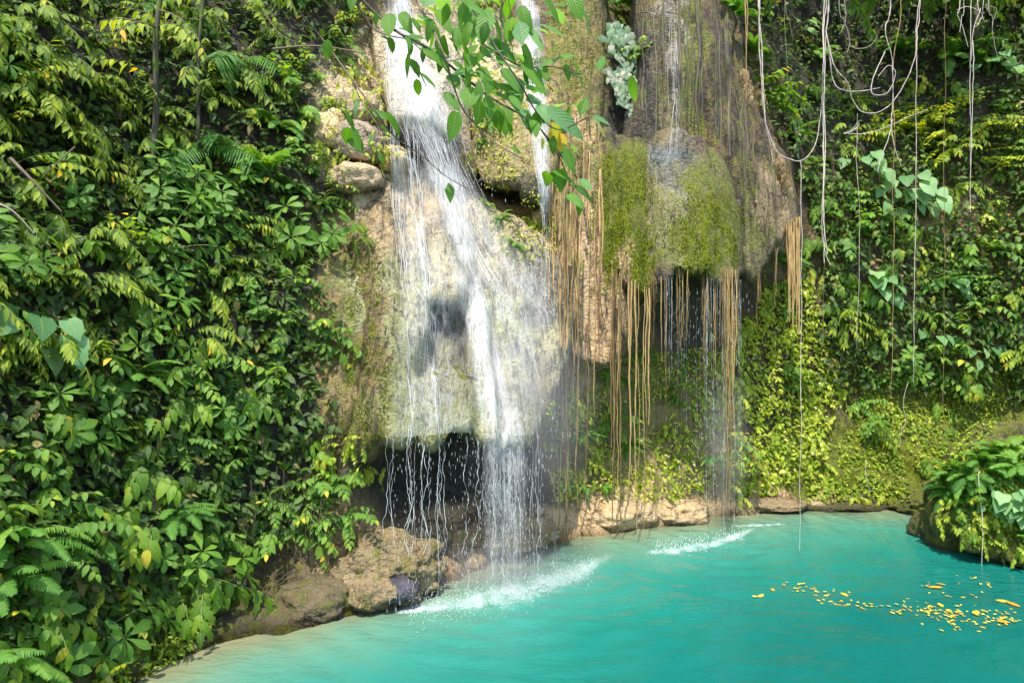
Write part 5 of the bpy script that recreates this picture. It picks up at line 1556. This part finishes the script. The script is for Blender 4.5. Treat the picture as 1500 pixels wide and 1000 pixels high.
# leaves: px, py of the stalk end, tip offset, length, breadth, tint
LV = []
for (x, y, dx, dy, L_, b, t) in [
    (570, 20, -2, 40, 26, .36, .4), (588, 18, 14, 30, 32, .36, .45), (602, 28, 22, 14, 26, .3, .4), (612, 22, 30, 12, 24, .3, .6), (640, -5, 10, 10, 36, .45, .75), (632, -5, -18, 14, 30, .5, .75),
    (600, 72, -6, 34, 32, .4, .3), (618, 72, 36, 20, 40, .28, .35), (640, 14, 24, 34, 42, .3, .4), (700, 0, 6, 54, 56, .36, .5), (716, 12, -12, 44, 52, .38, .5), (690, 15, -8, 46, 48, .38, .42), (722, 30, 20, 46, 58, .36, .55),
    (712, 55, 42, 24, 44, .3, .6), (735, 30, 24, 38, 50, .3, .5), (762, 32, 2, 34, 34, .5, .78), (775, 40, 26, 36, 44, .2, .72), (764, 62, 22, 46, 46, .3, .35), (782, 40, 30, 6, 30, .4, .74), (750, 26, -4, 28, 32, .5, .74),
    (765, 92, 38, 42, 52, .24, .4), (690, 80, -4, 26, 30, .4, .5), (668, 40, 2, 32, 32, .3, .5), (690, 128, -4, 26, 32, .62, .45), (676, 118, 22, 12, 28, .4, .4), (704, 146, -2, 30, 34, .42, .3), (722, 136, 32, 10, 36, .36, .5),
    (735, 100, 22, 24, 38, .4, .55), (742, 110, 30, 12, 36, .4, .6), (752, 120, 6, 38, 40, .42, .5), (770, 130, 34, 4, 36, .38, .45), (770, 148, 30, -6, 34, .44, .8), (790, 152, 16, 30, 36, .4, .75), (800, 158, 52, 34, 58, .26, .8),
    (765, 158, 14, 28, 32, .4, .8), (815, 158, 10, -12, 26, .6, .75), (834, 156, 24, -10, 30, .4, .4), (866, 170, 26, 24, 32, .38, .8), (870, 172, 22, 6, 28, .3, .78), (812, 176, 2, 36, 36, .3, .92), (806, 190, 26, 30, 38, .46, .98),
    (806, 204, 30, 20, 36, .4, .5), (826, 214, 14, 34, 36, .3, .5), (836, 210, 14, 12, 22, .5, .78), (800, 250, 4, 22, 26, .5, .3), (806, 250, 46, 16, 44, .34, .45), (826, 258, 36, 18, 40, .26, .55), (830, 285, 26, 14, 28, .36, .5),
    (850, 262, 22, 18, 28, .3, .7), (816, 252, -6, 18, 22, .5, .2), (505, 165, 14, 20, 20, .3, .2), (512, 188, 14, 32, 30, .4, .25), (508, 186, 0, 28, 26, .4, .2), (520, 200, 10, 18, 22, .4, .2), (800, -5, 20, 34, 40, .34, .5),
    (806, 0, -6, 34, 36, .3, .4), (812, 12, 16, 24, 30, .4, .75), (760, -10, -6, 20, 24, .4, .5), (740, -8, 12, 26, 32, .4, .5), (680, -10, 14, 24, 34, .4, .45), (655, 5, -2, 20, 26, .4, .3), (660, 56, 24, 18, 30, .34, .5), (676, 62, 14, 22, 26, .34, .45),
    (728, 160, 4, 26, 28, .44, .3), (742, 176, 12, 20, 26, .4, .35), (700, 100, 22, 20, 34, .34, .5), (714, 110, 4, 28, 30, .4, .5), (726, 90, 26, 4, 28, .4, .5), (748, 140, 16, 20, 26, .4, .55), (780, 176, 10, 22, 28, .4, .45)]:
    Y = 3.15 + .12 * math.sin(x * .11 + y * .07)
    p = at(x, y, Y); q = at(x + dx, y + dy, Y + random.uniform(-.12, .12))
    ln = max(L_, math.hypot(dx, dy)) / 1000 * Y * 1.2
    LV.append((p, q - p, Vector((random.gauss(0, .4), -.75, .75 + random.gauss(0, .2))), ln, ln * b * .66, random.uniform(.1, .3), random.uniform(.0, .25), random.choice(['ovate', 'ovate', 'lance']), t))
for i in range(92):     # the thick of the bunch
    x, y = random.gauss(708, 72), random.gauss(58, 66)
    if y > 175 or x < 560 or y < -60: continue
    Y = random.uniform(3.05, 3.6); ln = random.uniform(22, 50) / 1000 * Y
    LV.append((at(x, y, Y), Vector((random.uniform(-.2, 1), random.gauss(0, .4), random.uniform(-1, .2))), Vector((random.gauss(0, .5), -.6, .8)), ln, ln * random.uniform(.18, .26), random.uniform(.1, .4), .15, 'ovate', min(1, max(0, random.gauss(.45, .14)))))
for k, (pts, Y, r) in BL.items():
    P = spline([at(x, y, .7 * Y) for x, y in pts], 40)
    sd_ = 1
    for j in range(5, 40, 3 if k in 'ADEF' else 6):
        T = (P[min(j + 1, 39)] - P[j - 1]).normalized()
        if random.random() < .3: continue
        S = T.cross(Vector((0, -1, 0))).normalized() * sd_; sd_ = -sd_
        ln = random.uniform(.06, .115)
        LV.append((P[j] + Vector((random.gauss(0, .02), random.gauss(0, .05), 0)), T * .6 + S * .8 + Vector((0, 0, -.35)) + rv(.15), Vector((random.gauss(0, .4), -.8, .7)), ln, ln * random.uniform(.19, .28), random.uniform(.1, .4), .15, random.choice(['ovate', 'lance']), min(1, max(0, random.gauss(.42, .2)))))
g = Geo(); g.leaves(LV); child(g, 'foliage', M['branch_leaf'], br)

# ------------------------------------------------------------------ leaves afloat
FL = []
for i in range(6):
    lv = [(Vector((-.5, 0, 0)), Vector((1, 0, 0)), Vector((random.gauss(0, .15), random.gauss(0, .15), 1)), 1, random.uniform(.2, .32), random.uniform(-.12, .12), random.uniform(-.1, .2), random.choice(['ovate', 'lance', 'small']), min(1, max(0, random.gauss(.6, .25))))]
    g = Geo(); g.leaves(lv); FL.append(g.mesh('fallen_leaf', M['float']))


def afloat(px, py, s, label, group):
    o = bpy.data.objects.new('fallen_leaf', random.choice(FL)); COL.objects.link(o)
    p = onwater(px, py); o.location = (p.x, p.y, random.uniform(.010, .022)); o.scale = (s, s, s * .35); o.rotation_euler = (random.gauss(0, .05), random.gauss(0, .05), random.uniform(0, 6.28))
    tag(o, label, 'leaf', group)


for pts, n, wd, lab in [
    ([(1155, 861), (1180, 864), (1215, 870), (1252, 874)], 26, 3.5, 'small orange leaf in the upper part of the thin middle drift'),
    ([(1195, 877), (1225, 884), (1262, 889), (1300, 890)], 30, 2.5, 'small yellow leaf in the lower part of the thin middle drift'),
    ([(1310, 889), (1345, 889), (1375, 897), (1400, 902), (1440, 900), (1470, 907), (1492, 913)], 120, 5, 'small yellow or orange leaf in the dense right drift'),
    ([(1330, 892), (1370, 904), (1410, 916), (1470, 916)], 26, 6, 'small leaf scattered along the lower side of the dense drift'),
    ([(1340, 856), (1372, 862), (1405, 856), (1458, 856)], 20, 5, 'small yellow leaf scattered above the dense drift near the boulder'),
    ([(1385, 875), (1440, 873)], 6, 3, 'small leaf between the two right hand drifts')]:
    for i in range(n):
        t = random.random()
        c = poly(pts, np.array([t]))[0]
        afloat(c[0] + random.gauss(0, 6), c[1] + random.gauss(0, wd * 1.3), random.uniform(.028, .06), lab, 'fallen leaves floating on the pool')
for x, y, s, lab in [(1115, 873, .12, 'long yellow leaf farthest out on the pool, left of the drifts'), (1106, 875, .07, 'small leaf beside the long yellow leaf left of the drifts'), (1132, 865, .09, 'dark brown leaf alone left of the thin drift'),
                     (1370, 861, .17, 'large yellow leaf above the dense drift'), (1378, 856, .11, 'yellow leaf touching the large yellow leaf above the dense drift'), (1483, 886, .17, 'big yellow leaf at the right edge of the pool'), (1468, 881, .14, 'yellow leaf just left of the big yellow leaf at right'),
                     (1237, 872, .11, 'yellow leaf largest in the thin middle drift'), (1378, 888, .11, 'broad yellow leaf on top of the dense drift'), (1430, 899, .13, 'pinkish orange leaf in the middle of the dense drift'), (1470, 911, .13, 'pale tan leaf at the right end of the dense drift')]:
    afloat(x, y, s, lab, 'fallen leaves floating on the pool')

# ------------------------------------------------------------------ light and camera
sun_el, sun_az = R(63), R(197)          # azimuth measured from +Y towards +X: where the sun stands
sd = Vector((math.sin(sun_az) * math.cos(sun_el), math.cos(sun_az) * math.cos(sun_el), math.sin(sun_el)))
sl = bpy.data.lights.new('sun', 'SUN'); sl.energy = 2.65; sl.angle = R(.8); sl.color = (1, .945, .84)
so = bpy.data.objects.new('sun', sl); COL.objects.link(so)
so.rotation_euler = (-sd).to_track_quat('-Z', 'Y').to_euler()
w = bpy.data.worlds.new('World'); SC.world = w; w.use_nodes = True
wn = w.node_tree; bg = wn.nodes['Background']
sk = wn.nodes.new('ShaderNodeTexSky'); sk.sky_type = 'NISHITA'; sk.sun_disc = False
sk.sun_elevation = sun_el; sk.sun_rotation = sun_az
wn.links.new(sk.outputs[0], bg.inputs[0]); bg.inputs[1].default_value = .15
cam = bpy.data.cameras.new('camera'); cam.lens = 24; cam.sensor_width = 36; cam.clip_end = 500; cam.clip_start = .05
co = bpy.data.objects.new('camera', cam); COL.objects.link(co)
co.location = EYE; co.rotation_euler = (R(90), 0, 0)
SC.camera = co
SC.view_settings.view_transform = 'Standard'; SC.view_settings.look = 'None'; SC.view_settings.exposure = 1.68; SC.view_settings.gamma = 1
SC.render.engine = 'CYCLES'
SC.cycles.max_bounces = 8; SC.cycles.diffuse_bounces = 3; SC.cycles.transparent_max_bounces = 24; SC.cycles.transmission_bounces = 4
SC.cycles.use_denoising = True
SC.cycles.caustics_reflective = False; SC.cycles.caustics_refractive = False
